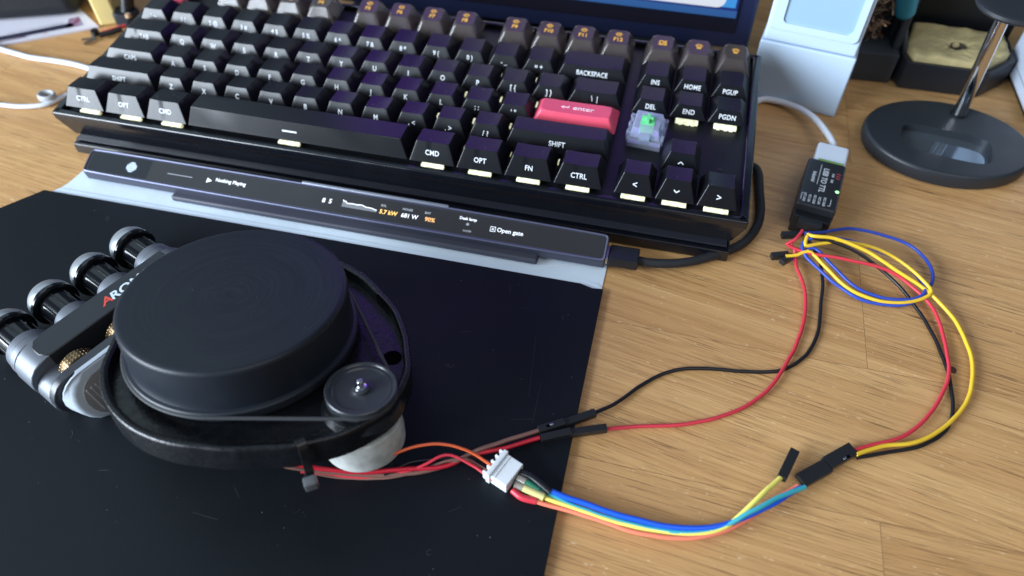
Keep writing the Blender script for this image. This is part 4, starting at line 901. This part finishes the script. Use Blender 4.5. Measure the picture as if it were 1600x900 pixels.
# blue handled tool standing in the bracket
t0 = at(1403, 96, 4); t1 = atop = Vector((t0.x + 1, t0.y - 2, 42)); 
tool = props(mesh_obj("brush_tool", tube(spline([at(1412, 105, 6), at(1413, 60, 24), at(1414, 22, 39)], 4), 3.2, 16, flat=.6), GRY), "grey shafted tool with a blue handle leaning at the sponge tray", "tool")
q0 = at(1413, 24, 38); q1 = at(1424, -30, 62)
mesh_obj("handle", tube(spline([q0, q0.lerp(q1, .12), q0.lerp(q1, .5), q1], 2), 5, 20, rfun=lambda t: 2.4 + 3.2 * min(1, t * 6) ** .5), P("blue_grip", (.03, .30, .42), .35), tool)

# white device cut by the right edge
ra = at(1596, 197, 0); rc = at(1562, 108, 0); dd = (ra - rc).normalized()
RM = frame(rc, dd, z=(0, 0, 1))
rd_ = empty("white_housing", RM, label="glossy white housing cut off by the right edge behind the headphone stand", cat="device")
mesh_obj("shell", box(0, (ra - rc).length, 0, 60, 3, 90, 4, 4), P("gloss_white", (.62, .70, .84), .22), rd_)
mesh_obj("foot", box(3, (ra - rc).length - 2, 3, 57, 0, 3.4, .6), BLK, rd_)
mesh_obj("seam_strip", box(1.5, (ra - rc).length - 1.5, -.25, .3, 12, 12.8, .2), P("seam_grey", (.3, .34, .4), .5), rd_)

# ------------------------------------------------------------------ clutter at the back left
mg = [at(155, 43, .5), at(-30, 78, .5), at(-40, 10, .5), at(124, 14, .5)]
mag = mesh_obj("magazine", prism([(p.x, p.y) for p in mg], .05, 1.4, .1), P("magazine_paper", (.62, .62, .70), .3)); props(mag, "glossy magazine lying under the black bag", "magazine")
mo_ = (mg[0] + mg[1]) / 2; md = (mg[0] - mg[1]).normalized(); mdn = Vector((-md.y, md.x, 0))
def mpatch(u0, u1, v0, v1, m, lift=1.46): 
    o = mg[1]; pts = [o + md * a + mdn * b for a, b in ((u0, v0), (u1, v0 + .5), (u1 - 3, v1), (u0 + 2, v1 - 1))]
    mesh_obj("printed_picture", prism([(p.x, p.y) for p in pts], lift, lift + .02), m, mag, smooth=False)
LM_ = (mg[0] - mg[1]).length
mpatch(5, LM_ - 14, 5, 11.5, P("ink_dark", (.03, .032, .06), .3)); mpatch(10, LM_ - 42, 3.2, 5, P("ink_maroon", (.10, .03, .05), .3)); mpatch(36, 40, 3.4, 4.8, P("ink_red", (.5, .05, .06), .3))
mpatch(LM_ - 20, LM_ - 9, 5, 18, P("ink_plum", (.22, .06, .10), .3, mottle=(300, (.3, .3, .45)))); mpatch(14, LM_ - 20, 12.6, 14, P("ink_grey", (.25, .26, .32), .3))
bg = at(130, 27, 1.6); bl = at(0, 37, 1.6); bd = (bg - bl).normalized()
bag = mesh_obj("black_bag", place(box(-110, (bg - bl).length, 0, 70, 0, 74, 9, 4, taper=(6, 5)), frame(bl, bd, z=(0, 0, 1))), P("bag_fabric", (.004, .005, .008), .7, bump=(250, .6))); props(bag, "soft black bag standing on the magazine", "bag")
ya = at(157, 42, 0); yb = at(188, 38, 0); ya.z = yb.z = 0
yl = mesh_obj("yellow_block", place(box(0, (yb - ya).length, 0, 24, .1, 27, 1.6, 3), frame(ya, (yb - ya), z=(0, 0, 1))), P("pale_yellow_wood", (.74, .60, .24), .5, mottle=(60, (.66, .55, .26)))); props(yl, "pale yellow block standing behind the left end of the keyboard", "block")
ga = at(186, 40, 0)
gd = empty("black_gadget", Matrix.Translation((ga.x, ga.y + 2, 0)), label="small black gadget with a bent arm beside the yellow block", cat="gadget")
mesh_obj("gadget_body", prism(rrect(15, 13, 4, cx=5, cy=3), .1, 9, 1.6, 3), P("gadget_black", (.012, .016, .024), .3), gd)
mesh_obj("arm", tube(spline([Vector((6, 4, 8)), Vector((9, 7, 20)), Vector((15, 12, 36)), Vector((20, 16, 50))]), 4.2, 14), BLK, gd)
mesh_obj("cap", lathe([(0, 2.4), (1.6, 2), (2, 0)], 16, (11, -2.5, 8)), P("cap_tan", (.45, .30, .18), .5), gd)
# small pliers-like probe with a red lead
pr = props(mesh_obj("metal_clip", obox(at(131, 69, 1.4), at(150, 58, 2.2), 2.2, 1.0, .3), P("clip_steel", (.35, .33, .30), .3, metal=.9)), "small metal clip with a red sleeve lying beside the yellow block", "clip")
mesh_obj("jaw", obox(at(127, 62, 1.2), at(149, 56, 2.2), 1.6, .8, .3), P("clip_steel", (.35, .33, .30)), pr)
mesh_obj("pivot", lathe([(0, 4.4), (2.4, 4.2), (2.8, 1)], 16, tuple(at(151, 56, 0))), BLK, pr)
mesh_obj("grip_sleeve", tube(spline([at(156, 55, 3), at(172, 51, 3), at(190, 45, 3)]), 1.8, 12), BLK, pr)
mesh_obj("red_sleeve", tube(spline([at(160, 51, 3.4), at(178, 46, 3.6), at(196, 40, 3.6)]), 1.2, 10), RED, pr)
# white cable
wc = wire("white_cable", [(-30, 58, 1.9), (0, 76, 1.9), (35, 87, 1.9), (85, 95, 1.9), (115, 100, 1.9), (142, 108, 1.9), (175, 118, 1.9), (215, 130, 1.9)], 1.75, P("cable_white", (.66, .72, .80), .4), "white cable running under the left end of the keyboard, the farther of two", cat="cable")
wc2 = wire("white_cable", [(-30, 158, 1.7), (0, 163, 1.7), (40, 167, 1.7), (75, 162, 1.7), (100, 150, 1.7), (140, 138, 1.7)], 1.45, P("cable_white", (.66, .72, .80)), "thinner white cable running past the grey ring to the keyboard corner", cat="cable")
rc_ = at(74, 151, 3.2); rn = [rc_ + Vector((4.6 * math.cos(t * math.pi / 12), 3.4 * math.sin(t * math.pi / 12), 0)) for t in range(25)]
rg_ = tube(rn, 1.1, 10, flat=2.2); props(mesh_obj("grey_ring", rg_, P("ring_grey", (.36, .38, .40), .45)), "small grey cable ring on the desk by the keyboard corner", "ring")
